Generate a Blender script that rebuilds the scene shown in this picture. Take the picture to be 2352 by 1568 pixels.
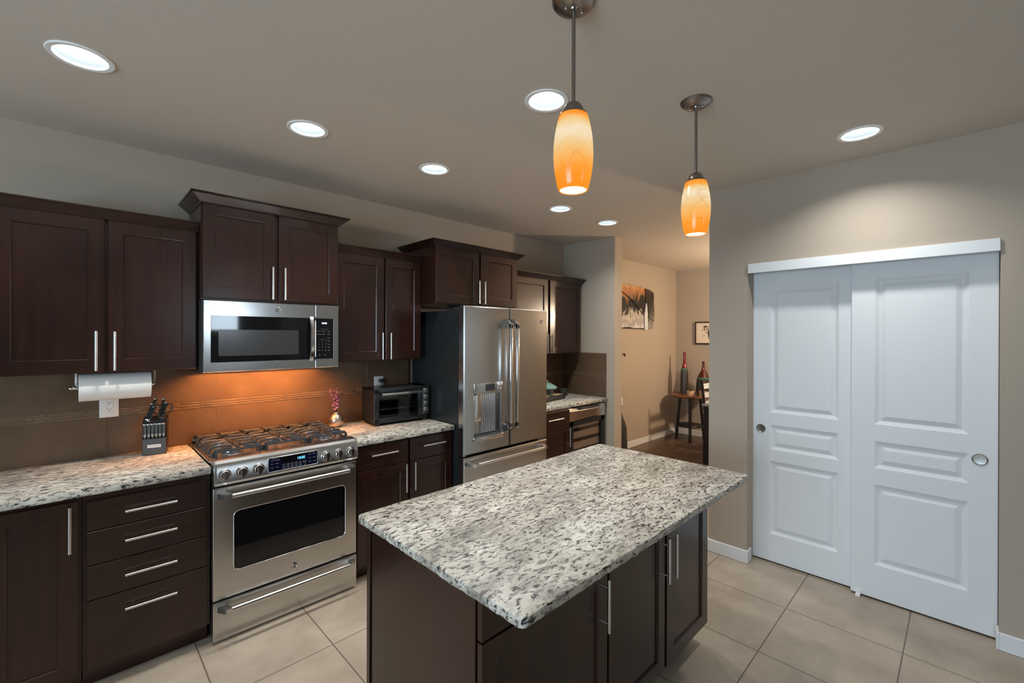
import bpy, bmesh, math, random
from mathutils import Vector, Matrix
PI = math.pi
SC = bpy.context.scene
COL = SC.collection
for o in list(bpy.data.objects):
    bpy.data.objects.remove(o)

# ------------------------------------------------------------------ camera
CAM = Vector((0.0621, -3.3345, 1.5821))
def make_camera():
    yaw, pt, rl = math.radians(44.8238), math.radians(-0.0974), math.radians(0.1732)
    f0 = Vector((math.sin(yaw), math.cos(yaw), 0)); r0 = Vector((math.cos(yaw), -math.sin(yaw), 0)); u0 = Vector((0, 0, 1))
    fw = f0 * math.cos(pt) + u0 * math.sin(pt); up = u0 * math.cos(pt) - f0 * math.sin(pt)
    r = r0 * math.cos(rl) + up * math.sin(rl); u = up * math.cos(rl) - r0 * math.sin(rl)
    cd = bpy.data.cameras.new('camera'); cam = bpy.data.objects.new('camera', cd); COL.objects.link(cam)
    m = Matrix((r, u, -fw)).transposed().to_4x4(); m.translation = CAM
    cam.matrix_world = m
    cd.sensor_width = 36; cd.sensor_fit = 'HORIZONTAL'; cd.lens = 1020.329 / 2352 * 36
    cd.shift_x = -(1186.6227 - 1176) / 2352; cd.shift_y = (772.5726 - 784) / 2352
    cd.clip_start = 0.02
    SC.camera = cam
make_camera()

# ------------------------------------------------------------------ light
CAN_L = 400.0        # radiance of the recessed lamps
DAY_FRONT = 13.0    # watts of daylight through the window behind the viewer
DAY_SIDE = 112.0     # watts through the side window
vs = SC.view_settings
vs.view_transform = 'Standard'; vs.look = 'None'; vs.gamma = 1.0; vs.exposure = 0.2; vs.use_curve_mapping = False
W = bpy.data.worlds.new('world'); SC.world = W; W.use_nodes = True
W.node_tree.nodes['Background'].inputs[0].default_value = (0.55, 0.75, 1.0, 1)
W.node_tree.nodes['Background'].inputs[1].default_value = 1.0
def area_light(name, loc, direction, sx, sy, power, color):
    l = bpy.data.lights.new(name, 'AREA'); l.shape = 'RECTANGLE'; l.size = sx; l.size_y = sy; l.energy = power; l.color = color
    o = bpy.data.objects.new(name, l); COL.objects.link(o); o.location = loc
    o.rotation_euler = Vector(direction).to_track_quat('-Z', 'Y').to_euler()
    return o
area_light('front_daylight', (2.325, -8.58, 1.94), (0, 1, 0), 0.5, 0.5, DAY_FRONT, (0.72, 0.87, 1.0))
area_light('side_daylight', (-3.18, -3.2, 1.45), (1, 0, 0), 2.4, 1.4, DAY_SIDE, (0.66, 0.84, 1.0))

# ------------------------------------------------------------------ materials
def nt(m):
    m.use_nodes = True; return m.node_tree
def lin(c):
    return tuple((x / 12.92 if x <= 0.04045 else ((x + 0.055) / 1.055) ** 2.4) for x in c)
def srgb(r, g, b): return lin((r / 255, g / 255, b / 255)) + (1,)
def mat(name, col, rough=0.5, metal=0.0, coat=0.0, emit=None, estr=0.0, spec=0.5, alpha=1.0, trans=0.0):
    m = bpy.data.materials.new(name); t = nt(m); b = t.nodes['Principled BSDF']
    c = tuple(col) if len(col) == 4 else tuple(col) + (1,)
    b.inputs['Base Color'].default_value = c; b.inputs['Roughness'].default_value = rough; b.inputs['Metallic'].default_value = metal
    b.inputs['Coat Weight'].default_value = coat; b.inputs['Coat Roughness'].default_value = 0.15
    b.inputs['Specular IOR Level'].default_value = spec
    b.inputs['Transmission Weight'].default_value = trans
    if emit:
        b.inputs['Emission Color'].default_value = tuple(emit) + (1,); b.inputs['Emission Strength'].default_value = estr
    return m
def node(t, kind, **kw):
    n = t.nodes.new(kind)
    for k, v in kw.items():
        if k in n.inputs.keys(): n.inputs[k].default_value = v
        else: setattr(n, k, v)
    return n
def ramp(t, stops, interp='LINEAR'):
    r = t.nodes.new('ShaderNodeValToRGB'); r.color_ramp.interpolation = interp
    el = r.color_ramp.elements
    while len(el) < len(stops): el.new(0.5)
    for e, (p, c) in zip(el, stops):
        e.position = p; e.color = tuple(c) if len(c) == 4 else tuple(c) + (1,)
    return r
def coords(t, scale=(1, 1, 1), loc=(0, 0, 0), rot=(0, 0, 0), src='Object'):
    tc = t.nodes.new('ShaderNodeTexCoord'); mp = t.nodes.new('ShaderNodeMapping')
    mp.inputs['Scale'].default_value = scale; mp.inputs['Location'].default_value = loc; mp.inputs['Rotation'].default_value = rot
    t.links.new(tc.outputs[src], mp.inputs[0]); return mp.outputs[0]
def bump(t, height_out, strength, dist=0.002):
    b = t.nodes['Principled BSDF']; n = t.nodes.new('ShaderNodeBump')
    n.inputs['Strength'].default_value = strength; n.inputs['Distance'].default_value = dist
    t.links.new(height_out, n.inputs['Height']); t.links.new(n.outputs[0], b.inputs['Normal']); return n

def paint_mat(name, col, bumps=0.25, scale=140, rough=0.75, vary=0.06):
    m = mat(name, col, rough, spec=0.25); t = m.node_tree
    n = node(t, 'ShaderNodeTexNoise', Scale=scale, Detail=3.0); t.links.new(coords(t), n.inputs['Vector'])
    bump(t, n.outputs[0], bumps, 0.002)
    return m
def wood_mat(name, c0, c1, horizontal=False, rough=0.25, coat=0.3):
    m = mat(name, c0, rough, coat=coat, spec=0.4); t = m.node_tree; b = t.nodes['Principled BSDF']
    b.inputs['Coat Roughness'].default_value = 0.2
    sc = (3, 3, 38) if horizontal else (38, 38, 2.2)
    v = coords(t, sc)
    n = node(t, 'ShaderNodeTexNoise', Scale=1.0, Detail=6.0, Roughness=0.65, Distortion=0.6); t.links.new(v, n.inputs['Vector'])
    n2 = node(t, 'ShaderNodeTexNoise', Scale=2.4, Detail=2.0); t.links.new(coords(t), n2.inputs['Vector'])
    mx = node(t, 'ShaderNodeMix', data_type='FLOAT'); mx.inputs[0].default_value = 0.45
    t.links.new(n.outputs[0], mx.inputs[2]); t.links.new(n2.outputs[0], mx.inputs[3])
    r = ramp(t, [(0.36, c0), (0.64, c1)]); t.links.new(mx.outputs[0], r.inputs[0]); t.links.new(r.outputs[0], b.inputs['Base Color'])
    rr = node(t, 'ShaderNodeMapRange'); rr.inputs[3].default_value = rough - 0.04; rr.inputs[4].default_value = rough + 0.09
    t.links.new(n2.outputs[0], rr.inputs[0]); t.links.new(rr.outputs[0], b.inputs['Roughness'])
    bump(t, n.outputs[0], 0.02, 0.001)
    return m
def steel_mat(name, col=(0.56, 0.55, 0.53), rough=0.24, vertical=False, wave=0.0):
    m = mat(name, col, rough, 1.0); t = m.node_tree; b = t.nodes['Principled BSDF']
    v = coords(t, (900, 900, 6) if vertical else (5, 900, 900))
    n = node(t, 'ShaderNodeTexNoise', Scale=1.0, Detail=2.0); t.links.new(v, n.inputs['Vector'])
    rr = node(t, 'ShaderNodeMapRange'); rr.inputs[3].default_value = rough - 0.02; rr.inputs[4].default_value = rough + 0.05
    t.links.new(n.outputs[0], rr.inputs[0]); t.links.new(rr.outputs[0], b.inputs['Roughness'])
    bn = bump(t, n.outputs[0], 0.012, 0.0002)
    if wave:
        n3 = node(t, 'ShaderNodeTexNoise', Scale=2.2, Detail=1.0); t.links.new(coords(t, (1.4, 1.4, 0.5)), n3.inputs['Vector'])
        b2 = t.nodes.new('ShaderNodeBump'); b2.inputs['Strength'].default_value = wave; b2.inputs['Distance'].default_value = 0.03
        t.links.new(n3.outputs[0], b2.inputs['Height']); t.links.new(b2.outputs[0], bn.inputs['Normal'])
    return m
def granite_mat():
    m = mat('granite', (0.5, 0.47, 0.42), 0.38); t = m.node_tree; b = t.nodes['Principled BSDF']; L = t.links
    warp = node(t, 'ShaderNodeTexNoise', Scale=9.0, Detail=3.0); v0 = coords(t); L.new(v0, warp.inputs['Vector'])
    add = node(t, 'ShaderNodeVectorMath', operation='MULTIPLY_ADD'); add.inputs[1].default_value = (0.05, 0.05, 0.05)
    L.new(warp.outputs['Color'], add.inputs[0]); L.new(v0, add.inputs[2])
    def streak(scale, rot, sc, detail=4.0, rough=0.6):
        mp = t.nodes.new('ShaderNodeMapping'); mp.inputs['Rotation'].default_value = (0, 0, rot); mp.inputs['Scale'].default_value = sc
        L.new(add.outputs[0], mp.inputs[0])
        n = node(t, 'ShaderNodeTexNoise', Scale=scale, Detail=detail, Roughness=rough); L.new(mp.outputs[0], n.inputs['Vector']); return n
    big = streak(6.0, 0.7, (1, 1.8, 1.7)); cream = ramp(t, [(0.30, srgb(138, 133, 124)), (0.50, srgb(188, 183, 171)), (0.70, srgb(216, 212, 200))]); L.new(big.outputs[0], cream.inputs[0])
    mid = streak(40.0, 0.55, (0.7, 1.7, 1.7), 5.0, 0.7); gm = ramp(t, [(0.50, (0, 0, 0)), (0.60, (1, 1, 1))]); L.new(mid.outputs[0], gm.inputs[0])
    m1 = node(t, 'ShaderNodeMix', data_type='RGBA'); L.new(gm.outputs[0], m1.inputs[0]); L.new(cream.outputs[0], m1.inputs[6]); m1.inputs[7].default_value = srgb(122, 115, 107)
    dk = streak(60.0, 0.45, (0.6, 1.5, 1.6), 4.5, 0.64); gd = ramp(t, [(0.558, (0, 0, 0)), (0.60, (1, 1, 1))]); L.new(dk.outputs[0], gd.inputs[0])
    m2 = node(t, 'ShaderNodeMix', data_type='RGBA'); L.new(gd.outputs[0], m2.inputs[0]); L.new(m1.outputs[2], m2.inputs[6]); m2.inputs[7].default_value = srgb(44, 42, 44)
    rd = node(t, 'ShaderNodeTexVoronoi', Scale=26.0); L.new(v0, rd.inputs['Vector'])
    rv = ramp(t, [(0.035, (1, 1, 1)), (0.055, (0, 0, 0))]); L.new(rd.outputs['Distance'], rv.inputs[0])
    m3 = node(t, 'ShaderNodeMix', data_type='RGBA'); L.new(rv.outputs[0], m3.inputs[0]); L.new(m2.outputs[2], m3.inputs[6]); m3.inputs[7].default_value = srgb(88, 48, 46)
    L.new(m3.outputs[2], b.inputs['Base Color']); return m
def floor_mat(name='floor_tile', c0=srgb(147, 133, 117), c1=srgb(174, 160, 143), cg=srgb(104, 92, 80)):
    m = mat(name, (0.3, 0.25, 0.2), 0.33, spec=0.45); t = m.node_tree; b = t.nodes['Principled BSDF']; L = t.links
    br = t.nodes.new('ShaderNodeTexBrick'); br.offset = 0.0; br.squash = 1.0
    for k, v in (('Scale', 1.0), ('Mortar Size', 0.0035), ('Mortar Smooth', 0.3), ('Brick Width', 0.5), ('Row Height', 0.5153), ('Bias', 0.0)): br.inputs[k].default_value = v
    L.new(coords(t, loc=(0.0, 1.0643 + 0.5153 * 20, 0)), br.inputs['Vector'])
    n = node(t, 'ShaderNodeTexNoise', Scale=3.2, Detail=5.0, Roughness=0.6); L.new(coords(t), n.inputs['Vector'])
    r = ramp(t, [(0.32, c0), (0.68, c1)]); L.new(n.outputs[0], r.inputs[0])
    mx = node(t, 'ShaderNodeMix', data_type='RGBA'); L.new(br.outputs['Fac'], mx.inputs[0]); L.new(r.outputs[0], mx.inputs[6]); mx.inputs[7].default_value = cg
    L.new(mx.outputs[2], b.inputs['Base Color'])
    inv = node(t, 'ShaderNodeMath', operation='SUBTRACT'); inv.inputs[0].default_value = 1.0; L.new(br.outputs['Fac'], inv.inputs[1])
    bump(t, inv.outputs[0], 0.4, 0.002); return m
def tile_mat(name, c0, c1, rough, scale=5.0):
    m = mat(name, c0, rough); t = m.node_tree; b = t.nodes['Principled BSDF']
    n = node(t, 'ShaderNodeTexNoise', Scale=scale, Detail=5.0, Roughness=0.65); t.links.new(coords(t), n.inputs['Vector'])
    r = ramp(t, [(0.3, c0), (0.7, c1)]); t.links.new(n.outputs[0], r.inputs[0]); t.links.new(r.outputs[0], b.inputs['Base Color'])
    bump(t, n.outputs[0], 0.08, 0.002); return m
def shade_mat():
    m = bpy.data.materials.new('amber_glass'); t = nt(m); L = t.links; t.nodes.clear()
    out = t.nodes.new('ShaderNodeOutputMaterial')
    sx = t.nodes.new('ShaderNodeSeparateXYZ'); L.new(coords(t), sx.inputs[0])
    n = node(t, 'ShaderNodeTexNoise', Scale=6.0, Detail=2.0, Distortion=1.2); L.new(coords(t, (1, 1, 2.0)), n.inputs['Vector'])
    h = node(t, 'ShaderNodeMapRange'); h.inputs[1].default_value = -0.60; h.inputs[2].default_value = -0.365; L.new(sx.outputs[2], h.inputs[0])
    ad = node(t, 'ShaderNodeMath', operation='MULTIPLY_ADD'); L.new(n.outputs[0], ad.inputs[0]); ad.inputs[1].default_value = 0.22; L.new(h.outputs[0], ad.inputs[2])
    sc = node(t, 'ShaderNodeMath', operation='MULTIPLY'); L.new(ad.outputs[0], sc.inputs[0]); sc.inputs[1].default_value = 0.8
    r = ramp(t, [(0.10, (1.0, 0.29, 0.015)), (0.26, (1.0, 0.34, 0.03)), (0.42, (0.95, 0.47, 0.12)), (0.55, (0.88, 0.60, 0.27)), (0.66, (0.92, 0.76, 0.52)), (0.76, (0.88, 0.62, 0.28)), (0.835, (1.0, 0.40, 0.06)), (0.90, (1.0, 0.28, 0.012))])
    L.new(sc.outputs[0], r.inputs[0])
    w = node(t, 'ShaderNodeTexNoise', Scale=5.0, Detail=0.0, Distortion=2.5); L.new(coords(t, (1, 1, 1.2), loc=(0.3, 0.1, 0)), w.inputs['Vector'])
    wr = ramp(t, [(0.47, (1, 1, 1)), (0.50, (0.80, 0.55, 0.3)), (0.512, (1, 1, 1))]); L.new(w.outputs[0], wr.inputs[0])
    mu = node(t, 'ShaderNodeMix', data_type='RGBA', blend_type='MULTIPLY'); mu.inputs[0].default_value = 0.4; L.new(r.outputs[0], mu.inputs[6]); L.new(wr.outputs[0], mu.inputs[7])
    em = t.nodes.new('ShaderNodeEmission'); L.new(mu.outputs[2], em.inputs[0]); em.inputs[1].default_value = 0.88
    gl = t.nodes.new('ShaderNodeBsdfGlossy'); gl.inputs['Roughness'].default_value = 0.2; gl.inputs[0].default_value = (0.03, 0.03, 0.03, 1)
    a2 = t.nodes.new('ShaderNodeAddShader'); L.new(gl.outputs[0], a2.inputs[0]); L.new(em.outputs[0], a2.inputs[1])
    L.new(a2.outputs[0], out.inputs[0]); return m
def glass_mat(name, tint, rough=0.03, mixf=0.85):
    m = bpy.data.materials.new(name); t = nt(m); L = t.links; t.nodes.clear(); out = t.nodes.new('ShaderNodeOutputMaterial')
    tr = t.nodes.new('ShaderNodeBsdfTransparent'); tr.inputs[0].default_value = tint + (1,)
    gl = t.nodes.new('ShaderNodeBsdfGlossy'); gl.inputs['Roughness'].default_value = rough; gl.inputs[0].default_value = (1, 1, 1, 1)
    fr = node(t, 'ShaderNodeLayerWeight'); fr.inputs[0].default_value = 0.5
    pw = node(t, 'ShaderNodeMath', operation='MULTIPLY_ADD'); L.new(fr.outputs['Facing'], pw.inputs[0]); pw.inputs[1].default_value = 0.12; pw.inputs[2].default_value = 0.03
    mx = t.nodes.new('ShaderNodeMixShader'); L.new(pw.outputs[0], mx.inputs[0]); L.new(tr.outputs[0], mx.inputs[1]); L.new(gl.outputs[0], mx.inputs[2]); L.new(mx.outputs[0], out.inputs[0])
    return m
def emis(name, col, s):
    return mat(name, (0, 0, 0), 0.5, emit=col, estr=s)

M = {}
M['wall'] = paint_mat('wall_paint', srgb(174, 162, 147), 0.18)
M['ceil'] = paint_mat('ceiling_paint', srgb(206, 197, 185), 0.25, 90)
M['white'] = paint_mat('white_paint', srgb(222, 225, 227), 0.05, 60, 0.42)
M['wood'] = wood_mat('espresso_wood', srgb(28, 14, 10), srgb(48, 23, 15))
M['woodh'] = wood_mat('espresso_wood_horizontal', srgb(28, 14, 10), srgb(46, 23, 15), True)
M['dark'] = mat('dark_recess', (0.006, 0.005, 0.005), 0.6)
M['granite'] = granite_mat()
M['floor'] = floor_mat()
M['floor2'] = floor_mat('dining_floor_tile', srgb(84, 66, 54), srgb(104, 82, 66), srgb(150, 132, 112))
M['tile'] = tile_mat('stone_tile', srgb(86, 68, 51), srgb(106, 85, 65), 0.34)
M['grout'] = mat('grout', srgb(112, 94, 76), 0.8)
M['liner'] = tile_mat('glass_liner_tile', srgb(100, 82, 63), srgb(120, 99, 78), 0.10, 9)
M['steel'] = steel_mat('stainless_steel')
M['steelv'] = steel_mat('stainless_steel_door', (0.52, 0.505, 0.48), 0.2, True, 0.12)
M['chrome'] = mat('polished_steel', (0.72, 0.72, 0.72), 0.16, 1.0)
M['nickel'] = mat('brushed_nickel', (0.30, 0.28, 0.26), 0.3, 1.0)
M['bar'] = mat('satin_bar', (0.70, 0.69, 0.67), 0.27, 1.0)
M['bglass'] = mat('black_glass', (0.004, 0.004, 0.005), 0.04, spec=0.5)
M['mesh'] = mat('window_mesh', (0.035, 0.036, 0.038), 0.16)
M['black'] = mat('black_enamel', (0.010, 0.011, 0.012), 0.28)
M['matblack'] = mat('matte_black', (0.016, 0.016, 0.017), 0.55)
M['iron'] = mat('cast_iron', (0.022, 0.021, 0.022), 0.5)
M['burner'] = mat('burner_cap', (0.07, 0.065, 0.07), 0.4)
M['ftside'] = mat('fridge_side', (0.012, 0.015, 0.016), 0.35)
M['grey'] = mat('charcoal_plastic', (0.05, 0.058, 0.06), 0.5)
M['legend'] = mat('printed_legend', (0.32, 0.32, 0.33), 0.5)
M['whiteplastic'] = mat('white_plastic', srgb(225, 224, 220), 0.35)
M['paper'] = paint_mat('paper_towel_paper', srgb(226, 224, 219), 0.4, 220, 0.9)
M['blue'] = emis('blue_digits', (0.12, 0.5, 1.0), 3.0)
M['whitelit'] = emis('white_digits', (0.75, 0.8, 1.0), 2.5)
M['bluelcd'] = mat('display_glass', (0.004, 0.005, 0.018), 0.06)
M['lcd'] = mat('grey_lcd', (0.04, 0.046, 0.058), 0.12)
M['red'] = mat('red_dot', (0.5, 0.02, 0.03), 0.5)
M['lens'] = emis('lamp_lens', (0.98, 0.975, 0.95), CAN_L)
M['baffle'] = mat('lamp_baffle', (0.010, 0.0125, 0.0135), 0.5, spec=0.1)
M['cooler_liner'] = mat('cooler_liner', srgb(172, 150, 128), 0.5)
M['ring'] = mat('lamp_trim', srgb(244, 246, 246), 0.4)
M['hoodlamp'] = emis('cooktop_lamp', (1.0, 0.38, 0.10), 330.0)
M['bulb'] = emis('pendant_bulb', (1.0, 0.80, 0.56), 17.0)
M['shade'] = shade_mat()
M['liner_glass'] = emis('opal_glass_lining', (1.0, 0.84, 0.66), 1.25)
M['rack'] = mat('oven_rack', (0.4, 0.4, 0.4), 0.3, 1.0)
M['smoke'] = glass_mat('smoked_glass', (0.85, 0.85, 0.86))
M['teal'] = mat('celadon_glaze', srgb(122, 158, 150), 0.18, coat=0.4)
M['pot'] = mat('dark_stoneware', (0.045, 0.045, 0.045), 0.3)
M['bamboo'] = wood_mat('bamboo_slats', srgb(196, 160, 112), srgb(214, 182, 136), True, 0.5, 0)
M['tabletop'] = wood_mat('brown_tabletop', srgb(110, 62, 34), srgb(136, 80, 46), True, 0.3, 0.3)
M['blackwood'] = mat('black_painted_wood', (0.01, 0.009, 0.009), 0.4)
M['redglaze'] = mat('red_glaze', srgb(120, 16, 20), 0.12, coat=0.5)
M['oxblood'] = mat('oxblood_glaze', srgb(72, 12, 12), 0.12, coat=0.5)
M['greyglaze'] = tile_mat('charcoal_glaze', srgb(40, 40, 38), srgb(70, 68, 62), 0.3, 14)
M['tealband'] = mat('teal_band', srgb(60, 130, 118), 0.3)
M['terra'] = mat('pale_terracotta', srgb(196, 160, 128), 0.7)
M['plant'] = mat('succulent_green', srgb(70, 72, 52), 0.6)
M['purple'] = mat('dried_blossom', srgb(112, 66, 90), 0.7)
M['purple2'] = mat('dried_blossom_pale', srgb(158, 108, 124), 0.7)
M['stem'] = mat('dry_stem', srgb(70, 40, 40), 0.8)
M['vase'] = mat('vase_metal', (0.50, 0.45, 0.41), 0.34, 1.0)
M['mat_board'] = mat('mat_board', srgb(225, 212, 195), 0.8)
M['darkframe'] = mat('dark_frame', srgb(44, 26, 22), 0.4)
M['ink'] = mat('ink', srgb(60, 54, 52), 0.8)
M['twig'] = mat('dark_red_leaf', srgb(80, 24, 24), 0.6)
M['slat'] = mat('pale_slat', srgb(205, 214, 222), 0.35)
M['glint_grey'] = mat('table_glint', srgb(150, 152, 150), 0.25, 0.3)  # grey stands in for the glint on the dark tabletop

# ------------------------------------------------------------------ mesh helpers
ORG = {}
class MB:
    def __init__(s): s.v = []; s.f = []
    def add(s, vs_, fs):
        b = len(s.v); s.v += [tuple(v) for v in vs_]; s.f += [tuple(i + b for i in f) for f in fs]; return s
    def box(s, x0, x1, y0, y1, z0, z1, r=0.0, seg=2, P=None):
        P = P or (lambda a, b, c: (a, b, c))
        x0, x1 = min(x0, x1), max(x0, x1); y0, y1 = min(y0, y1), max(y0, y1); z0, z1 = min(z0, z1), max(z0, z1)
        if r <= 0:
            vs_ = [P(x, y, z) for x in (x0, x1) for y in (y0, y1) for z in (z0, z1)]
            return s.add(vs_, [(0, 1, 3, 2), (4, 6, 7, 5), (0, 4, 5, 1), (2, 3, 7, 6), (0, 2, 6, 4), (1, 5, 7, 3)])
        bm = bmesh.new(); bmesh.ops.create_cube(bm, size=1.0)
        for v in bm.verts:
            v.co = Vector(((x0 + x1) / 2 + v.co.x * (x1 - x0), (y0 + y1) / 2 + v.co.y * (y1 - y0), (z0 + z1) / 2 + v.co.z * (z1 - z0)))
        bmesh.ops.bevel(bm, geom=list(bm.edges), offset=r, segments=seg, profile=0.5, affect='EDGES')
        return s.bm(bm, P)
    def bm(s, bm, P=None):
        P = P or (lambda a, b, c: (a, b, c))
        bm.verts.index_update()
        s.add([P(*v.co) for v in bm.verts], [[v.index for v in f.verts] for f in bm.faces]); bm.free(); return s
    def cyl(s, p0, p1, r0, r1=None, n=20, caps=True):
        return s.tube([p0, p1], [r0, r0 if r1 is None else r1], n, caps)
    def tube(s, pts, r, n=12, caps=True):
        pts = [Vector(p) for p in pts]; rs = r if isinstance(r, (list, tuple)) else [r] * len(pts)
        t0 = (pts[1] - pts[0]).normalized(); a = t0.orthogonal().normalized(); vs_ = []; fs = []
        for i, p in enumerate(pts):
            t = (pts[min(i + 1, len(pts) - 1)] - pts[max(i - 1, 0)]).normalized()
            a = (a - t * a.dot(t)).normalized(); b = t.cross(a)
            for k in range(n):
                an = 2 * PI * k / n; vs_.append(p + (a * math.cos(an) + b * math.sin(an)) * rs[i])
        for i in range(len(pts) - 1):
            for k in range(n):
                fs.append((i * n + k, i * n + (k + 1) % n, (i + 1) * n + (k + 1) % n, (i + 1) * n + k))
        if caps:
            fs.append(tuple(range(n))[::-1]); fs.append(tuple((len(pts) - 1) * n + k for k in range(n)))
        return s.add(vs_, fs)
    def lathe(s, prof, c=(0, 0, 0), n=32, P=None, caps=True):
        P = P or (lambda a, b, d: (a + c[0], b + c[1], d + c[2])); vs_ = []; fs = []
        for r, z in prof:
            for k in range(n):
                an = 2 * PI * k / n; vs_.append(P(r * math.cos(an), r * math.sin(an), z))
        for i in range(len(prof) - 1):
            for k in range(n): fs.append((i * n + k, i * n + (k + 1) % n, (i + 1) * n + (k + 1) % n, (i + 1) * n + k))
        if caps:
            fs.append(tuple(range(n))[::-1]); fs.append(tuple((len(prof) - 1) * n + k for k in range(n)))
        return s.add(vs_, fs)
    def prism(s, poly, w0, w1, P):
        n = len(poly); vs_ = [P(u, v, w0) for u, v in poly] + [P(u, v, w1) for u, v in poly]
        return s.add(vs_, [tuple(range(n))[::-1], tuple(range(n, 2 * n))] + [(i, (i + 1) % n, n + (i + 1) % n, n + i) for i in range(n)])
    def ball(s, c, rx, ry=None, rz=None, n=16, m=10):
        ry = rx if ry is None else ry; rz = rx if rz is None else rz; vs_ = [(c[0], c[1], c[2] - rz)]; fs = []
        for i in range(1, m):
            th = -PI / 2 + PI * i / m
            for k in range(n):
                an = 2 * PI * k / n; vs_.append((c[0] + rx * math.cos(th) * math.cos(an), c[1] + ry * math.cos(th) * math.sin(an), c[2] + rz * math.sin(th)))
        vs_.append((c[0], c[1], c[2] + rz)); top = len(vs_) - 1
        for k in range(n):
            fs.append((0, 1 + (k + 1) % n, 1 + k)); fs.append((top, 1 + (m - 2) * n + k, 1 + (m - 2) * n + (k + 1) % n))
        for i in range(m - 2):
            for k in range(n): fs.append((1 + i * n + k, 1 + i * n + (k + 1) % n, 1 + (i + 1) * n + (k + 1) % n, 1 + (i + 1) * n + k))
        return s.add(vs_, fs)
    def text(s, txt, size, P, u=0, v=0, w=0, align='CENTER', stretch=1.0):
        cu = bpy.data.curves.new('tmp', 'FONT'); cu.body = txt; cu.size = size; cu.align_x = align; cu.extrude = 0.0004; cu.resolution_u = 2
        o = bpy.data.objects.new('tmp', cu); COL.objects.link(o)
        dg = bpy.context.evaluated_depsgraph_get(); me = o.evaluated_get(dg).to_mesh()
        s.add([P(u + p.co.x * stretch, v + p.co.y, w + p.co.z) for p in me.vertices], [tuple(f.vertices) for f in me.polygons])
        o.evaluated_get(dg).to_mesh_clear(); bpy.data.objects.remove(o); bpy.data.curves.remove(cu); return s
    def build(s, name, m, parent=None, angle=32, org=None):
        g = Vector(ORG[parent.name]) if parent is not None else Vector(org or (0, 0, 0))
        me = bpy.data.meshes.new(name); me.from_pydata([tuple(Vector(v) - g) for v in s.v], [], s.f); me.update()
        bm = bmesh.new(); bm.from_mesh(me); bmesh.ops.recalc_face_normals(bm, faces=bm.faces); bm.to_mesh(me); bm.free()
        me.polygons.foreach_set('use_smooth', [True] * len(me.polygons)); me.set_sharp_from_angle(angle=math.radians(angle))
        me.materials.append(M[m] if isinstance(m, str) else m)
        o = bpy.data.objects.new(name, me); COL.objects.link(o)
        if parent is not None: o.parent = parent
        else: o.location = g
        ORG[o.name] = tuple(g); return o

def FR(o, u, v):
    o, u, v = Vector(o), Vector(u).normalized(), Vector(v).normalized(); w = u.cross(v)
    return lambda a, b, c: o + u * a + v * b + w * c
def KF(y): return FR((0, y, 0), (1, 0, 0), (0, 0, 1))      # kitchen front: u = x, v = z, w towards the room
def CF(x): return FR((x, 0, 0), (0, -1, 0), (0, 0, 1))     # closet front: u = -y, v = z, w towards the room

def thing(name, label, cat, loc, group=None, rz=0):
    o = bpy.data.objects.new(name, None); COL.objects.link(o); o.location = loc; o.empty_display_size = 0.05
    o.rotation_euler = (0, 0, rz); o['label'] = label; o['category'] = cat
    if group: o['group'] = group
    ORG[o.name] = (0, 0, 0) if rz else tuple(loc); return o
def tag(o, label, cat, group=None):
    o['label'] = label; o['category'] = cat
    if group: o['group'] = group
    return o
def struct(o, label, cat):
    o['kind'] = 'structure'; o['label'] = label; o['category'] = cat; return o
def dup(root, loc, label, rz=None):
    r = root.copy(); COL.objects.link(r); r.location = loc; r['label'] = label
    if rz is not None: r.rotation_euler = (0, 0, rz)
    for ch in list(root.children):
        c = ch.copy(); COL.objects.link(c); c.parent = r
        for g in list(ch.children):
            d = g.copy(); COL.objects.link(d); d.parent = c
    return r

def panel_front(mb, P, u0, u1, v0, v1, th, cells, prof, ch=0.0015):
    """A door or drawer slab: front at w = 0 with stepped / moulded panels, back at w = -th."""
    a0, a1, b0, b1 = u0 + ch, u1 - ch, v0 + ch, v1 - ch
    us = sorted({a0, a1} | {c[0] for c in cells} | {c[1] for c in cells}); vv = sorted({b0, b1} | {c[2] for c in cells} | {c[3] for c in cells})
    for i in range(len(us) - 1):
        for j in range(len(vv) - 1):
            cu, cv = (us[i] + us[i + 1]) / 2, (vv[j] + vv[j + 1]) / 2
            if any(c[0] < cu < c[1] and c[2] < cv < c[3] for c in cells): continue
            mb.add([P(us[i], vv[j], 0), P(us[i + 1], vv[j], 0), P(us[i + 1], vv[j + 1], 0), P(us[i], vv[j + 1], 0)], [(0, 1, 2, 3)])
    R = lambda a, b, c, d, w: [P(a, c, w), P(b, c, w), P(b, d, w), P(a, d, w)]
    Q = [(0, 1, 5, 4), (1, 2, 6, 5), (2, 3, 7, 6), (3, 0, 4, 7)]
    for c in cells:
        prev = R(c[0], c[1], c[2], c[3], 0)
        for ins, dep in prof:
            cur = R(c[0] + ins, c[1] - ins, c[2] + ins, c[3] - ins, -dep); mb.add(prev + cur, Q); prev = cur
        mb.add(prev, [(0, 1, 2, 3)])
    mb.add(R(u0, u1, v0, v1, -ch) + R(a0, a1, b0, b1, 0), Q)
    mb.add(R(u0, u1, v0, v1, -th) + R(u0, u1, v0, v1, -ch), Q); mb.add(R(u0, u1, v0, v1, -th), [(3, 2, 1, 0)])
    return mb
SHAKER = [(0.004, 0.004), (0.005, 0.0095)]
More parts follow.
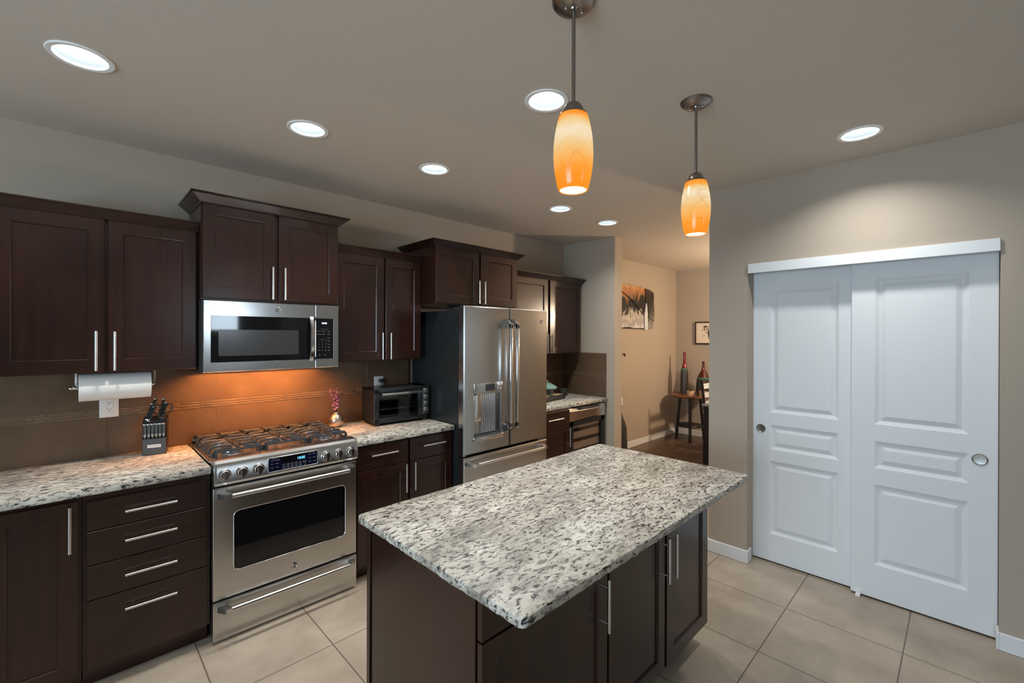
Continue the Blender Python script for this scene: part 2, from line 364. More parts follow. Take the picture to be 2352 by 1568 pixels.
def bar_handle(P, u, v, L, vertical, parent, stand=0.031, r=0.0058):
    mb = MB(); h = L / 2; k = h * 0.68
    if vertical:
        mb.cyl(P(u, v - h, stand), P(u, v + h, stand), r)
        for s in (-k, k): mb.cyl(P(u, v + s, 0), P(u, v + s, stand), r * 0.62, n=12)
    else:
        mb.cyl(P(u - h, v, stand), P(u + h, v, stand), r)
        for s in (-k, k): mb.cyl(P(u + s, v, 0), P(u + s, v, stand), r * 0.62, n=12)
    return mb.build('handle', 'bar', parent)
def door(P, u0, u1, v0, v1, parent, handle=None, stile=0.058, rail=0.062, name='door', flat=False, m='wood'):
    cells = [] if flat else [(u0 + stile, u1 - stile, v0 + rail, v1 - rail)]
    d = panel_front(MB(), P, u0, u1, v0, v1, 0.019, cells, SHAKER).build(name, m, parent)
    if handle: bar_handle(P, *handle, parent=d)
    return d
def crown(x0, x1, yf, yb, prof, left, right, parent):
    mb = MB(); n = len(prof); rings = []
    def ring(path):
        for ox, oy in path: rings.append([(ox(o), oy(o), z) for o, z in prof])
    path = []
    if left: path.append((lambda o: x0 - o, lambda o: yb))
    path.append(((lambda o: x0 - o) if left else (lambda o: x0), lambda o: yf - o))
    path.append(((lambda o: x1 + o) if right else (lambda o: x1), lambda o: yf - o))
    if right: path.append((lambda o: x1 + o, lambda o: yb))
    ring(path)
    for i in range(len(rings) - 1):
        mb.add(rings[i] + rings[i + 1], [(k, (k + 1) % n, n + (k + 1) % n, n + k) for k in range(n)])
    mb.add(rings[0], [tuple(range(n))]); mb.add(rings[-1], [tuple(range(n))[::-1]])
    return mb.build('crown_molding', 'woodh', parent, angle=20)
def crown_prof(z0, z1, out):
    h = z1 - z0
    return [(-0.03, z0), (0.004, z0), (0.006, z0 + 0.1 * h), (out * 0.45, z0 + 0.40 * h), (out * 0.86, z0 + 0.80 * h), (out, z0 + 0.86 * h), (out, z1), (-0.03, z1)]

# ------------------------------------------------------------------ the room
ZC = 2.647
XS = 4.16          # return wall at the end of the cabinets
XK = 3.389         # closet wall
XD = 7.07          # far dining wall
def wall(name, boxes, label, m='wall', cat='wall'):
    mb = MB()
    for b in boxes: mb.box(*b)
    return struct(mb.build(name, m), label, cat)
wall('floor_dining', [(4.3, 7.3, -8.8, 0.2, -0.12, 0.0)], 'dark brown tile floor of the dining room with pale grout', 'floor2', 'floor')
wall('floor', [(-3.4, 4.3, -8.8, 0.2, -0.12, 0.0)], 'grey beige square floor tiles with thin grout', 'floor', 'floor')
CANS = [(0.077, -0.944), (0.914, -0.944), (1.575, -1.999), (1.692, -0.945), (2.942, -0.951), (3.609, -0.972), (2.975, -2.948)]
def ceiling():
    mb = MB(); mb.box(-3.4, 7.3, -8.8, 0.2, ZC, ZC + 0.14); o = mb.build('ceiling', 'ceil')
    cut = MB()
    for x, y in CANS: cut.cyl((x, y, ZC - 0.05), (x, y, ZC + 0.105), 0.081, n=40)
    c = cut.build('cutter', 'ceil')
    md = o.modifiers.new('b', 'BOOLEAN'); md.object = c; md.operation = 'DIFFERENCE'; md.solver = 'EXACT'
    me = bpy.data.meshes.new_from_object(o.evaluated_get(bpy.context.evaluated_depsgraph_get()))
    o.modifiers.clear(); o.data = me; bpy.data.objects.remove(c); me.polygons.foreach_set('use_smooth', [False] * len(me.polygons)); me.update()
    return struct(o, 'greige textured ceiling with recessed lights', 'ceiling')
ceiling()
wall('wall_back', [(-3.4, XD + 0.1, 0.0, 0.15, 0, ZC)], 'greige wall behind the kitchen cabinets and dining art')
wall('wall_return', [(XS, 4.3, -0.7, 0.0, 0, ZC)], 'short greige return wall at the end of the far counter')
YO0, YO1, ZO = -2.271, -3.4665, 2.084
wall('wall_right', [(XK, XK + 0.19, -2.007, YO0, 0, ZC), (XK, XK + 0.19, YO0, YO1, ZO, ZC), (XK, XK + 0.19, YO1, -8.6, 0, ZC),
                    (4.15, 4.25, -2.007, -4.2, 0, ZC), (XK + 0.19, 4.15, -2.007, -2.1, 0, ZC), (XK + 0.19, 4.15, -4.1, -4.2, 0, ZC)], 'greige wall with the white sliding closet doors')
wall('wall_dining', [(XD, XD + 0.1, -5.0, 0.0, 0, ZC)], 'warm tan far wall of the dining room')
wall('wall_dining_front', [(4.25, XD + 0.1, -5.1, -5.0, 0, ZC)], 'dining room wall on the near side')
wall('wall_front', [(-3.3, 2.05, -8.7, -8.6, 0, ZC), (2.6, XK + 0.19, -8.7, -8.6, 0, ZC), (2.05, 2.6, -8.7, -8.6, 2.22, ZC), (2.05, 2.6, -8.7, -8.6, 0, 1.66)], 'greige wall behind the viewer with a small high window')
wall('wall_left', [(-3.3, -3.2, -8.6, -4.45, 0, ZC), (-3.3, -3.2, -1.95, 0.0, 0, ZC), (-3.3, -3.2, -4.45, -1.95, 0, 0.7), (-3.3, -3.2, -4.45, -1.95, 2.2, ZC)], 'greige wall left of the viewer with a window')
def window(name, P, u0, u1, v0, v1, mull, label):
    mb = MB(); t = 0.05
    for a, b, c, d in ((u0, u0 + t, v0, v1), (u1 - t, u1, v0, v1), (u0, u1, v0, v0 + t), (u0, u1, v1 - t, v1)): mb.box(a, b, c, d, -0.05, 0.0, P=P)
    for u in mull: mb.box(u - 0.03, u + 0.03, v0, v1, -0.05, 0.0, P=P)
    return struct(mb.build(name, 'white'), label, 'window')
window('window_1', FR((0, -8.6, 0), (-1, 0, 0), (0, 0, 1)), -2.6, -2.05, 1.66, 2.22, [], 'small high white framed window behind the viewer')
window('window_2', FR((-3.2, 0, 0), (0, 1, 0), (0, 0, 1)), -4.45, -1.95, 0.7, 2.2, [-3.2], 'white framed window left of the viewer')

BH, BT = 0.089, 0.012
def base(name, boxes, label):
    mb = MB()
    for b in boxes: mb.box(*b, r=0.003, seg=1)
    return struct(mb.build(name, 'white'), label, 'baseboard')
base('baseboard_right', [(XK - BT, XK, -2.007 + BT, YO0 + 0.002, 0, BH), (XK - BT, XK + 0.07, YO0 - BT + 0.002, YO0 + 0.002, 0, BH), (XK - BT, XK, YO1 - 0.002, -8.6, 0, BH), (XK - BT, XK + 0.07, YO1 - 0.002, YO1 + BT - 0.002, 0, BH), (XK - BT, 4.25, -2.007, -2.007 + BT, 0, BH)], 'white baseboard along the closet wall')
base('baseboard_back', [(4.3, XD, -BT, 0, 0, BH)], 'white baseboard under the abstract artwork')
base('baseboard_dining', [(XD - BT, XD, -5.0, 0, 0, BH)], 'white baseboard behind the round side table')
base('baseboard_return', [(XS - 0.0, 4.3 + BT, -0.7 - BT, -0.7, 0, BH), (4.3, 4.3 + BT, -0.7, 0, 0, BH)], 'white baseboard around the end of the short wall')

# closet sliding doors
CLOSET = [(0.016, 0.0), (0.028, 0.009), (0.034, 0.009), (0.058, 0.002)]
CLOSET = [(0.006, 0.004), (0.020, 0.011), (0.026, 0.011), (0.050, 0.0025)]
def closet_door(name, x, u0, u1, pu, cells, label):
    P = CF(x); d = panel_front(MB(), P, u0, u1, 0.011, 2.06, 0.035, cells, CLOSET).build(name, 'white', angle=12)
    struct(d, label, 'door')
    mb = MB(); Q = FR(P(pu, 0.932, 0), (0, -1, 0), (0, 0, 1))
    mb.lathe([(0.0315, -0.001), (0.0315, 0.0028), (0.0285, 0.004), (0.0255, 0.0025), (0.0255, 0.0008)], n=32, P=Q, caps=False)
    f = mb.build('finger_pull', 'chrome', d)
    MB().lathe([(0.0256, 0.0014), (0.018, 0.0008), (0.0, 0.0005)], n=32, P=Q, caps=False).build('pull_cup', 'nickel', f)
    return d
closet_door('door_1', 3.52, 2.262, 2.90, 2.322, [(2.378, 2.773, 0.203, 0.712), (2.378, 2.773, 0.793, 0.965), (2.378, 2.773, 1.051, 1.93)], 'left white panelled sliding closet door, set behind the other')
closet_door('door_2', 3.474, 2.845, 3.4645, 3.398, [(2.959, 3.355, 0.213, 0.695), (2.959, 3.355, 0.795, 0.956), (2.959, 3.355, 1.058, 1.931)], 'right white panelled sliding closet door, in front')
mb = MB(); mb.box(XK - 0.014, XK + 0.006, -2.276, -3.4652, 2.0195, 2.084, r=0.002, seg=1); struct(mb.build('trim_1', 'white'), 'white header board above the closet doors', 'trim')
mb = MB(); mb.box(3.443, 3.475, -2.872, -2.895, 0.0, 0.012).box(3.466, 3.4735, -2.872, -2.895, 0.0, 0.035)
mb.box(3.476, 3.519, -2.872, -2.895, 0.0, 0.009)
tag(mb.build('door_guide', 'whiteplastic'), 'small white plastic guide on the floor under the right closet door', 'door guide')

# backsplash
def backsplash():
    rng = random.Random(4)
    def run(mb, ml, P, u0, u1, joints, z0=0.914, z1=1.395):
        js = [u0] + [j for j in joints if u0 < j < u1] + [u1]
        for a, b in zip(js, js[1:]):
            for c, d in ((z0, 1.1275), (1.172, z1)): mb.box(a + 0.0012, b - 0.0012, c + 0.001, d - 0.001, 0.001, 0.010, r=0.001, seg=1, P=P)
        for row, (c, d) in enumerate(((1.1295, 1.1415), (1.144, 1.156), (1.1585, 1.1705))):
            u = u0 - row * 0.05
            while u < u1:
                L = rng.choice([0.10, 0.15, 0.15, 0.2]); a, b = max(u, u0), min(u + L, u1)
                if b - a > 0.01: ml.box(a + 0.001, b - 0.001, c, d, 0.001, 0.0115, r=0.003, seg=2, P=P)
                u += L
    for nm, P, spans, joints, lab in (('trim_2', KF(0), [(-0.64, 2.0745), (3.0, XS - 0.001)], [-0.313, 0.191, 0.695, 1.193, 1.695, 3.05, 3.55, 4.047], 'brown stone tile backsplash with a narrow liner band behind the range'),
                                      ('trim_3', FR((XS, 0, 0), (0, -1, 0), (0, 0, 1)), [(0.011, 0.600)], [], 'brown stone tile backsplash on the short return wall')):
        mb, ml, mg = MB(), MB(), MB()
        for a, b in spans:
            run(mb, ml, P, a, b, joints); mg.box(a, b, 0.914, 1.395, 0.0, 0.008, P=P)
        o = mb.build(nm, 'tile'); struct(o, lab, 'backsplash'); ml.build('liner_tiles', 'liner', o); mg.build('grout', 'grout', o)
backsplash()
mb = MB(); mb.box(2.0755, 2.082, -0.012, 0.0, 0.914, 1.395); struct(mb.build('trim_4', 'chrome'), 'thin metal edge strip at the right end of the backsplash', 'trim')

# ------------------------------------------------------------------ cabinets
def carcass(root, x0, x1, yb, yf, z0, z1, toe=0.0, name='cabinet_body', m='wood'):
    mb = MB()
    if toe: mb.box(x0, x1, yb, yf, toe, z1).box(x0 + 0.001, x1 - 0.001, yb, yf + 0.06, 0, toe)
    else: mb.box(x0, x1, yb, yf, z0, z1)
    return mb.build(name, m, root)
UPF = -0.29; UPC = UPF + 0.0195
GU = 'wall cabinets'
def upper(label, x0, x1, z0, z1, yf, doors, cr, ret):
    root = thing('wall_cabinet', label, 'wall cabinet', ((x0 + x1) / 2, -0.15, z0), GU); P = KF(yf)
    carcass(root, x0, x1, -0.0015, yf + 0.0195, z0, z1)
    for (a, b, c, d, h) in doors: door(P, a, b, c, d, root, h)
    crown(x0, x1, yf, -0.003, crown_prof(cr[0], cr[1], cr[2]), ret[0], ret[1], root)
    return root
HU = 0.196
upper('dark wood wall cabinet above the paper towels', -0.222, 0.554, 1.390, 2.19, UPF,
      [(-0.206, 0.1668, 1.394, 2.163, (0.1358, 1.5005, HU, True)), (0.1793, 0.5437, 1.394, 2.163, (0.2045, 1.499, HU, True))], (2.160, 2.2115, 0.036), (False, False))
upper('dark wood wall cabinet with heavy crown directly above the microwave', 0.556, 1.3215, 1.7805, 2.345, -0.366,
      [(0.562, 0.931, 1.791, 2.3215, (0.9103, 1.8945, HU, True)), (0.9506, 1.316, 1.791, 2.3215, (0.9787, 1.895, HU, True))], (2.313, 2.366, 0.056), (True, True))
upper('dark wood wall cabinet above the toaster oven', 1.3235, 2.0195, 1.3965, 2.19, UPF,
      [(1.332, 1.693, 1.4005, 2.158, (1.6718, 1.503, HU, True)), (1.7107, 2.0125, 1.4005, 2.158, (1.7388, 1.5025, HU, True))], (2.158, 2.2115, 0.036), (False, False))
upper('dark wood wall cabinet with heavy crown above the refrigerator', 2.0215, 2.92, 1.830, 2.30, -0.47,
      [(2.032, 2.4654, 1.838, 2.278, (2.446, 1.942, 0.19, True)), (2.4844, 2.9137, 1.838, 2.278, (2.5081, 1.941, 0.19, True))], (2.270, 2.3185, 0.054), (True, True))
upper('dark wood wall cabinet beside the short return wall', 2.922, 4.1065, 1.394, 2.19, UPF,
      [(2.93, 3.0, 1.398, 2.161, None), (3.006, 3.547, 1.398, 2.161, (3.5157, 1.5015, HU, True)), (3.5815, 4.1015, 1.398, 2.161, (3.5984, 1.501, HU, True))], (2.160, 2.214, 0.044), (False, True))

BF = -0.629
P = KF(BF); GB = 'base cabinets along the wall'
def basecab(label, x0, x1):
    root = thing('base_cabinet', label, 'base cabinet', ((x0 + x1) / 2, -0.3, 0), GB); carcass(root, x0, x1, -0.0015, BF + 0.0195, 0, 0.877, toe=0.10); return root
r = basecab('dark wood base cabinet with one tall door at the far left', -0.64, 0.084)
door(P, -0.630, -0.206, 0.104, 0.858, r, (-0.60, 0.746, 0.196, True)); door(P, -0.196, 0.0722, 0.104, 0.858, r, (0.0462, 0.746, 0.196, True), rail=0.052)
r = basecab('dark wood drawer base cabinet left of the range', 0.086, 0.5535)
for z0, z1, hz in ((0.7155, 0.8455, 0.779), (0.563, 0.7115, 0.6472), (0.4095, 0.5595, 0.4902), (0.1045, 0.4055, 0.336)):
    door(P, 0.099, 0.5387, z0, z1, r, (0.3186, hz, 0.189, False), name='drawer', flat=True, m='woodh')
r = basecab('dark wood base cabinet between the range and refrigerator', 1.319, 2.075)
for a, b, hu in ((1.3335, 1.6955, 1.508), (1.7165, 2.0715, 1.896)): door(P, a, b, 0.7125, 0.8635, r, (hu, 0.8045, 0.19, False), name='drawer', flat=True, m='woodh')
for a, b, hu in ((1.3335, 1.6955, 1.670), (1.7165, 2.0715, 1.7384)): door(P, a, b, 0.104, 0.7075, r, (hu, 0.607, 0.192, True))
r = basecab('narrow dark wood base cabinet between refrigerator and wine cooler', 2.99, 3.4865)
door(P, 2.995, 3.4835, 0.7125, 0.8635, r, (3.248, 0.798, 0.22, False), name='drawer', flat=True, m='woodh'); door(P, 2.995, 3.4835, 0.104, 0.7075, r, (3.4555, 0.603, 0.19, True))

def slab(name, x0, x1, y0, y1, z0, z1, label, rough_edge=0.0, seed=1):
    bm = bmesh.new(); bmesh.ops.create_cube(bm, size=1.0)
    for v in bm.verts: v.co = Vector(((x0 + x1) / 2 + v.co.x * (x1 - x0), (y0 + y1) / 2 + v.co.y * (y1 - y0), (z0 + z1) / 2 + v.co.z * (z1 - z0)))
    if rough_edge:
        vert = [e for e in bm.edges if abs(e.verts[0].co.z - e.verts[1].co.z) > 0.01]
        bmesh.ops.bevel(bm, geom=vert, offset=0.022, segments=4, profile=0.5, affect='EDGES')
        hor = [e for e in bm.edges if abs(e.verts[0].co.z - e.verts[1].co.z) < 1e-4]
        bmesh.ops.subdivide_edges(bm, edges=[e for e in hor if e.calc_length() > 0.3], cuts=70, use_grid_fill=False)
        rim = [e for e in bm.edges if abs(e.verts[0].co.z - e.verts[1].co.z) < 1e-4 and len(e.link_faces) == 2 and any(abs(f.normal.z) > 0.9 for f in e.link_faces) and any(abs(f.normal.z) < 0.1 for f in e.link_faces)]
        bmesh.ops.bevel(bm, geom=rim, offset=0.006, segments=2, profile=0.5, affect='EDGES')
        from mathutils import noise
        for v in bm.verts:
            d = noise.noise_vector(Vector(v.co) * 38 + Vector((seed, 0, 0))); d2 = noise.noise_vector(Vector(v.co) * 9)
            v.co.x += (d.x + d2.x) * rough_edge; v.co.y += (d.y + d2.y) * rough_edge; v.co.z += d.z * rough_edge * 0.35 if v.co.z < z1 - 0.001 else -abs(d.z) * rough_edge * 0.2
    else:
        bmesh.ops.bevel(bm, geom=list(bm.edges), offset=0.004, segments=2, profile=0.5, affect='EDGES')
    mb = MB().bm(bm); o = mb.build(name, 'granite', org=((x0 + x1) / 2, (y0 + y1) / 2, z0)); return tag(o, label, 'countertop')
CT0, CT1 = 0.8785, 0.914
slab('countertop', -0.65, 0.5515, -0.650, -0.002, CT0, CT1, 'speckled granite countertop under the knife block, left of the range')
slab('countertop', 1.3215, 2.078, -0.650, -0.002, CT0, CT1, 'speckled granite countertop under the toaster oven and vase')
slab('countertop', 2.990, XS - 0.0015, -0.616, -0.002, CT0, CT1, 'speckled granite countertop under the tea tray beside the return wall')

# ------------------------------------------------------------------ island
IF_ = -2.408; IP = KF(IF_)
r = thing('island_cabinet', 'dark wood island cabinet with drawer and flat end panel, nearest the viewer', 'base cabinet', (1.16, -2.07, 0), 'island cabinets')
mb = MB(); mb.box(0.868, 1.4665, IF_ + 0.0195, -1.757, 0.10, 0.884).box(0.92, 1.4665, IF_ + 0.08, -1.80, 0, 0.10); mb.build('cabinet_body', 'wood', r)
mb = MB(); mb.box(0.850, 0.868, IF_ + 0.026, -1.775, 0.0, 0.884, r=0.0015, seg=1); mb.build('end_panel', 'wood', r)
mb = MB(); mb.box(0.844, 0.868, -1.771, -1.748, 0.0, 0.884, r=0.0015, seg=1); mb.build('corner_trim', 'wood', r)
door(IP, 0.853, 1.4618, 0.740, 0.868, r, None, name='drawer', flat=True, m='woodh'); bar_handle(IP, 1.157, 0.812, 0.19, False, r.children[-1])
door(IP, 0.853, 1.4618, 0.108, 0.733, r, (1.4262, 0.6095, 0.192, True))
r = thing('island_cabinet', 'dark wood island cabinet with two tall doors on the closet side', 'base cabinet', (1.92, -2.07, 0), 'island cabinets')
mb = MB(); mb.box(1.468, 2.3765, IF_ + 0.0195, -1.757, 0.10, 0.884).box(1.468, 2.31, IF_ + 0.08, -1.80, 0, 0.10); mb.build('cabinet_body', 'wood', r)
door(IP, 1.4733, 1.9115, 0.108, 0.868, r, (1.8937, 0.605, 0.196, True), stile=0.056, rail=0.058); door(IP, 1.9305, 2.376, 0.108, 0.868, r, (1.9644, 0.605, 0.196, True), stile=0.065, rail=0.058)
slab('island_countertop', 0.807, 2.382, -2.606, -1.739, 0.886, 0.914, 'large speckled granite island top with a rough chiselled edge', 0.0028, 3)

# ------------------------------------------------------------------ range
def rrect(u0, u1, v0, v1, r, n=6):
    pts = []
    for cx, cy, a0 in ((u1 - r, v1 - r, 0), (u0 + r, v1 - r, PI / 2), (u0 + r, v0 + r, PI), (u1 - r, v0 + r, 3 * PI / 2)):
        for k in range(n + 1):
            a = a0 + PI / 2 * k / n; pts.append((cx + r * math.cos(a), cy + r * math.sin(a)))
    return pts
def badge(P, u, v, r, parent, dark=True):
    Q = FR(P(u, v, 0), (1, 0, 0), (0, 0, 1))
    b = MB().lathe([(r, -0.001), (r, 0.003), (r * 0.86, 0.004), (r * 0.80, 0.002), (r * 0.78, 0.0012)], n=32, P=Q, caps=False)
    MB().lathe([(r * 0.82, 0.0005), (r * 0.80, 0.0018), (0.0, 0.0018)], n=32, P=Q, caps=False).build('badge', 'grey' if dark else 'nickel', parent)
    for k in range(4):
        a0 = k * PI / 2 + 0.3
        b.tube([Q(r * 0.70 * math.cos(a0 + j * 0.24), r * 0.70 * math.sin(a0 + j * 0.24), 0.003) for j in range(5)], r * 0.05, n=6)
    b.text('GE', r * 0.95, Q, 0, -r * 0.33, 0.0025)
    return b.build('badge_emblem', 'chrome', parent)
def pro_handle(P, u0, u1, v, parent, stand=0.062, r=0.0125, br=0.052, vertical=False):
    """Round bar carried by two wedge shaped end brackets."""
    T = (lambda a, b, c: P(b, a, c)) if vertical else P
    mb = MB(); mb.cyl(T(u0 + br * 0.7, v, stand), T(u1 - br * 0.7, v, stand), r, n=24)
    for s, a in ((1, u0), (-1, u1)):
        poly = [(0, 0), (br * 0.72, 0), (br * 0.85, stand * 0.45), (br * 1.05, stand - r * 0.95), (br * 1.05, stand + r), (br * 0.55, stand + r), (0, stand * 0.35)]
        mb.prism([(a + s * x, y) for x, y in poly], v - r, v + r, lambda x, y, w: T(x, w, y))
    return mb.build('handle', 'steel', parent, angle=40)
def range_():
    X0, X1, YF = 0.5585, 1.3145, -0.655
    xc = (X0 + X1) / 2
    R = thing('gas_range', 'stainless steel gas range with black oven window and six knobs', 'range', (xc, -0.33, 0))
    mb = MB(); mb.box(X0 + 0.003, X1 - 0.003, -0.055, YF + 0.045, 0.028, 0.905); mb.build('range_body', 'black', R)
    for x in (X0 + 0.05, X1 - 0.05):
        for y in (-0.10, YF + 0.09): MB().cyl((x, y, 0), (x, y, 0.03), 0.018).build('foot', 'matblack', R)
    P = KF(YF)
    # oven door
    mb = MB(); W = rrect(0.650, 1.2425, 0.3525, 0.664, 0.028)
    O = [(X0, 0.2225), (X1, 0.2225), (X1, 0.797), (X0, 0.797)]
    mb.box(X0, X1, 0.2225, 0.797, -0.045, -0.006, r=0.004, seg=2, P=P)
    # front skin with the window opening: quads from outer rectangle to the rounded window edge
    n = len(W); per = []
    for (u, v) in W:
        du, dv = u - 0.9463, v - 0.508; s = min(((X1 - X0) / 2 - 0.003) / max(abs(du), 1e-6), 0.2845 / max(abs(dv), 1e-6)); per.append((0.9365 + du * s * 0.994, 0.5097 + dv * s))
    per = []
    c = (0.9463, 0.508)
    for (u, v) in W:
        du, dv = u - c[0], v - c[1]; ts = []
        if du > 0: ts.append((X1 - 0.003 - c[0]) / du)
        if du < 0: ts.append((X0 + 0.003 - c[0]) / du)
        if dv > 0: ts.append((0.794 - c[1]) / dv)
        if dv < 0: ts.append((0.2255 - c[1]) / dv)
        t = min(ts); per.append((c[0] + du * t, c[1] + dv * t))
    corners = [(X1 - 0.003, 0.794), (X0 + 0.003, 0.794), (X0 + 0.003, 0.2255), (X1 - 0.003, 0.2255)]
    for cn in corners:
        k = min(range(n), key=lambda i: (per[i][0] - cn[0]) ** 2 + (per[i][1] - cn[1]) ** 2); per[k] = cn
    vs_ = [P(u, v, 0) for u, v in per] + [P(u, v, 0) for u, v in W] + [P(u, v, -0.007) for u, v in W] + [P(u, v, -0.007) for u, v in per]
    fs = []
    for i in range(n):
        j = (i + 1) % n; fs += [(i, j, n + j, n + i), (n + i, n + j, 2 * n + j, 2 * n + i), (i, 3 * n + i, 3 * n + j, j)]
    mb.add(vs_, fs); D = mb.build('oven_door', 'steel', R)
    MB().prism(rrect(0.648, 1.2445, 0.3505, 0.666, 0.028), -0.009, -0.004, P).build('oven_window', 'bglass', D)
    mb = MB(); mb.tube([P(u, v, 0.0005) for u, v in W] + [P(*W[0], 0.0005)], 0.0022, n=8, caps=False); mb.build('window_trim', 'chrome', D)
    pro_handle(P, 0.574, 1.296, 0.764, D); badge(P, 0.9495, 0.2730, 0.0165, D)
    # warming drawer
    mb = MB(); mb.box(X0, X1, 0.016, 0.2135, -0.045, 0.0, r=0.004, seg=2, P=P); D = mb.build('warming_drawer', 'steel', R); pro_handle(P, 0.574, 1.296, 0.188, D)
    # control panel: swept profile
    prof = [(-0.58, 0.808), (-0.650, 0.808), (-0.672, 0.814), (-0.681, 0.828), (-0.676, 0.905), (-0.668, 0.925), (-0.650, 0.937), (-0.600, 0.941), (-0.58, 0.940)]
    mb = MB(); n = len(prof)
    xs = [(X0, 0.93), (X0 + 0.004, 0.985), (X0 + 0.012, 1.0), (X1 - 0.012, 1.0), (X1 - 0.004, 0.985), (X1, 0.93)]
    cy, cz = -0.61, 0.875
    rings = [[(x, cy + (y - cy) * s, cz + (z - cz) * s) for y, z in prof] for x, s in xs]
    for a, b in zip(rings, rings[1:]): mb.add(a + b, [(k, (k + 1) % n, n + (k + 1) % n, n + k) for k in range(n)])
    mb.add(rings[0], [tuple(range(n))]); mb.add(rings[-1], [tuple(range(n))[::-1]])
    C = mb.build('control_panel', 'steel', R, angle=28)
    # the panel face leans back slightly
    Q = FR((0, -0.681, 0.828), (1, 0, 0), (0, -0.005 + 0.010, 0.077))
    MB().prism(rrect(0.806, 1.066, 0.008, 0.083, 0.006), 0.0, 0.0022, Q).build('keypad_glass', 'bluelcd', C)
    mb = MB(); pts = rrect(0.806, 1.066, 0.008, 0.083, 0.006); mb.tube([Q(u, v, 0.0018) for u, v in pts + pts[:1]], 0.0022, n=8, caps=False); mb.build('keypad_trim', 'chrome', C)
    MB().prism(rrect(0.874, 1.000, 0.0425, 0.079, 0.002), 0.002, 0.003, Q).build('display', M['bglass'], C)
    MB().text('10:05', 0.021, Q, 0.975, 0.052, 0.0032, stretch=0.95).build('clock_digits', 'blue', C)
    mb = MB()
    for i in range(5):
        for j in range(2):
            u, v = 0.884 + i * 0.0215, 0.0335 - j * 0.017; mb.text(str((i + 1 + 5 * j) % 10), 0.009, Q, u, v - 0.003, 0.0022)
            mb.tube([Q(u + 0.0075 * math.cos(a * PI / 8), v + 0.0075 * math.sin(a * PI / 8), 0.0023) for a in range(17)], 0.00035, n=5, caps=False)
    mb.tube([Q(0.993 + 0.0085 * math.cos(a * PI / 8), 0.0335 + 0.0085 * math.sin(a * PI / 8), 0.0023) for a in range(17)], 0.0004, n=5, caps=False)
    mb.text('Start', 0.006, Q, 0.993, 0.0315, 0.0022)
    for u, v, s in ((0.825, 0.066, 'Bake'), (0.850, 0.066, 'Conv Bake'), (0.825, 0.048, 'Broil'), (0.850, 0.048, 'Warm'), (0.825, 0.028, 'Lock'), (0.850, 0.028, 'Clean'),
                    (1.022, 0.066, 'Timer'), (1.047, 0.066, 'Clock'), (1.022, 0.046, 'Cook'), (1.047, 0.046, 'Delay'), (1.022, 0.026, 'Light'), (1.047, 0.026, 'Proof'), (0.993, 0.014, 'Off')):
        mb.text(s, 0.0062, Q, u, v, 0.0022)
    mb.text('UPPER OVEN', 0.0045, Q, 0.838, 0.0765, 0.0022); mb.text('LOWER OVEN', 0.0045, Q, 1.034, 0.0765, 0.0022)
    mb.build('keypad_legends', 'legend', C)
    for u in (0.681, 0.7586, 1.1152, 1.1878): MB().lathe([(0.0018, 0), (0.0018, 0.0005)], n=10, P=FR(Q(u + 0.0, 0.074, 0), (1, 0, 0), (0, 0, 1))).build('burner_mark', 'red', C)
    for i, u in enumerate((0.6045, 0.6818, 0.7590, 1.1152, 1.1885, 1.2635)):
        KQ = FR(Q(u, 0.040, 0), (1, 0, 0), (0, 0.05, 1))
        mb = MB().lathe([(0.0295, 0.0), (0.0295, 0.004), (0.0275, 0.006), (0.0245, 0.006), (0.0235, 0.006), (0.0225, 0.018), (0.020, 0.0205), (0.0, 0.0205)], n=36, P=KQ, caps=False)
        mb.prism([(-0.0065, -0.0215), (0.0065, -0.0215), (0.0075, 0.0), (0.0065, 0.0215), (-0.0065, 0.0215), (-0.0075, 0.0)], 0.018, 0.034, KQ)
        mb.build('knob', 'chrome', R)
    # cooktop
    mb = MB(); mb.box(X0 - 0.004, X1 + 0.004, -0.05, -0.582, 0.9155, 0.927, r=0.003, seg=2); mb.box(X0 + 0.02, X1 - 0.02, -0.09, -0.575, 0.9255, 0.9285)
    mb.build('cooktop', 'steel', R)
    mb = MB(); gz0, gz1 = 0.925, 0.968
    G = KF(-0.058)
    slots = []
    w = (X1 - X0 - 0.06) / 6
    for k in range(7): mb.box(X0 + 0.006 + k * (X1 - X0 - 0.012 - 0.022) / 6, X0 + 0.028 + k * (X1 - X0 - 0.034) / 6, gz0, gz1, -0.012, 0.012, P=G)
    mb.box(X0 + 0.006, X1 - 0.006, gz0, gz0 + 0.014, -0.012, 0.012, P=G).box(X0 + 0.006, X1 - 0.006, gz1 - 0.012, gz1, -0.012, 0.012, r=0.003, P=G)
    mb.build('back_vent_rail', 'steel', R)
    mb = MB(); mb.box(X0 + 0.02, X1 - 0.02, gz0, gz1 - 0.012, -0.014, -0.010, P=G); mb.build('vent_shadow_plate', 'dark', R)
    # burners
    for bx, by, br in ((X0 + 0.125, -0.205, 0.040), (X0 + 0.125, -0.455, 0.047), (xc, -0.33, 0.050), (X1 - 0.125, -0.205, 0.036), (X1 - 0.125, -0.455, 0.044)):
        mb = MB().lathe([(br * 1.25, 0.928), (br * 1.2, 0.934), (br * 0.92, 0.936), (br * 0.9, 0.944), (0, 0.944)], (bx, by, 0), 32, caps=False); b = mb.build('burner', 'rack', R)
        MB().lathe([(br * 0.95, 0.944), (br, 0.947), (br * 0.96, 0.952), (br * 0.5, 0.954), (0, 0.954)], (bx, by, 0), 32, caps=False).build('burner_cap', 'burner', b)
    # grates: three cast iron frames
    gw = (X1 - X0 - 0.03) / 3
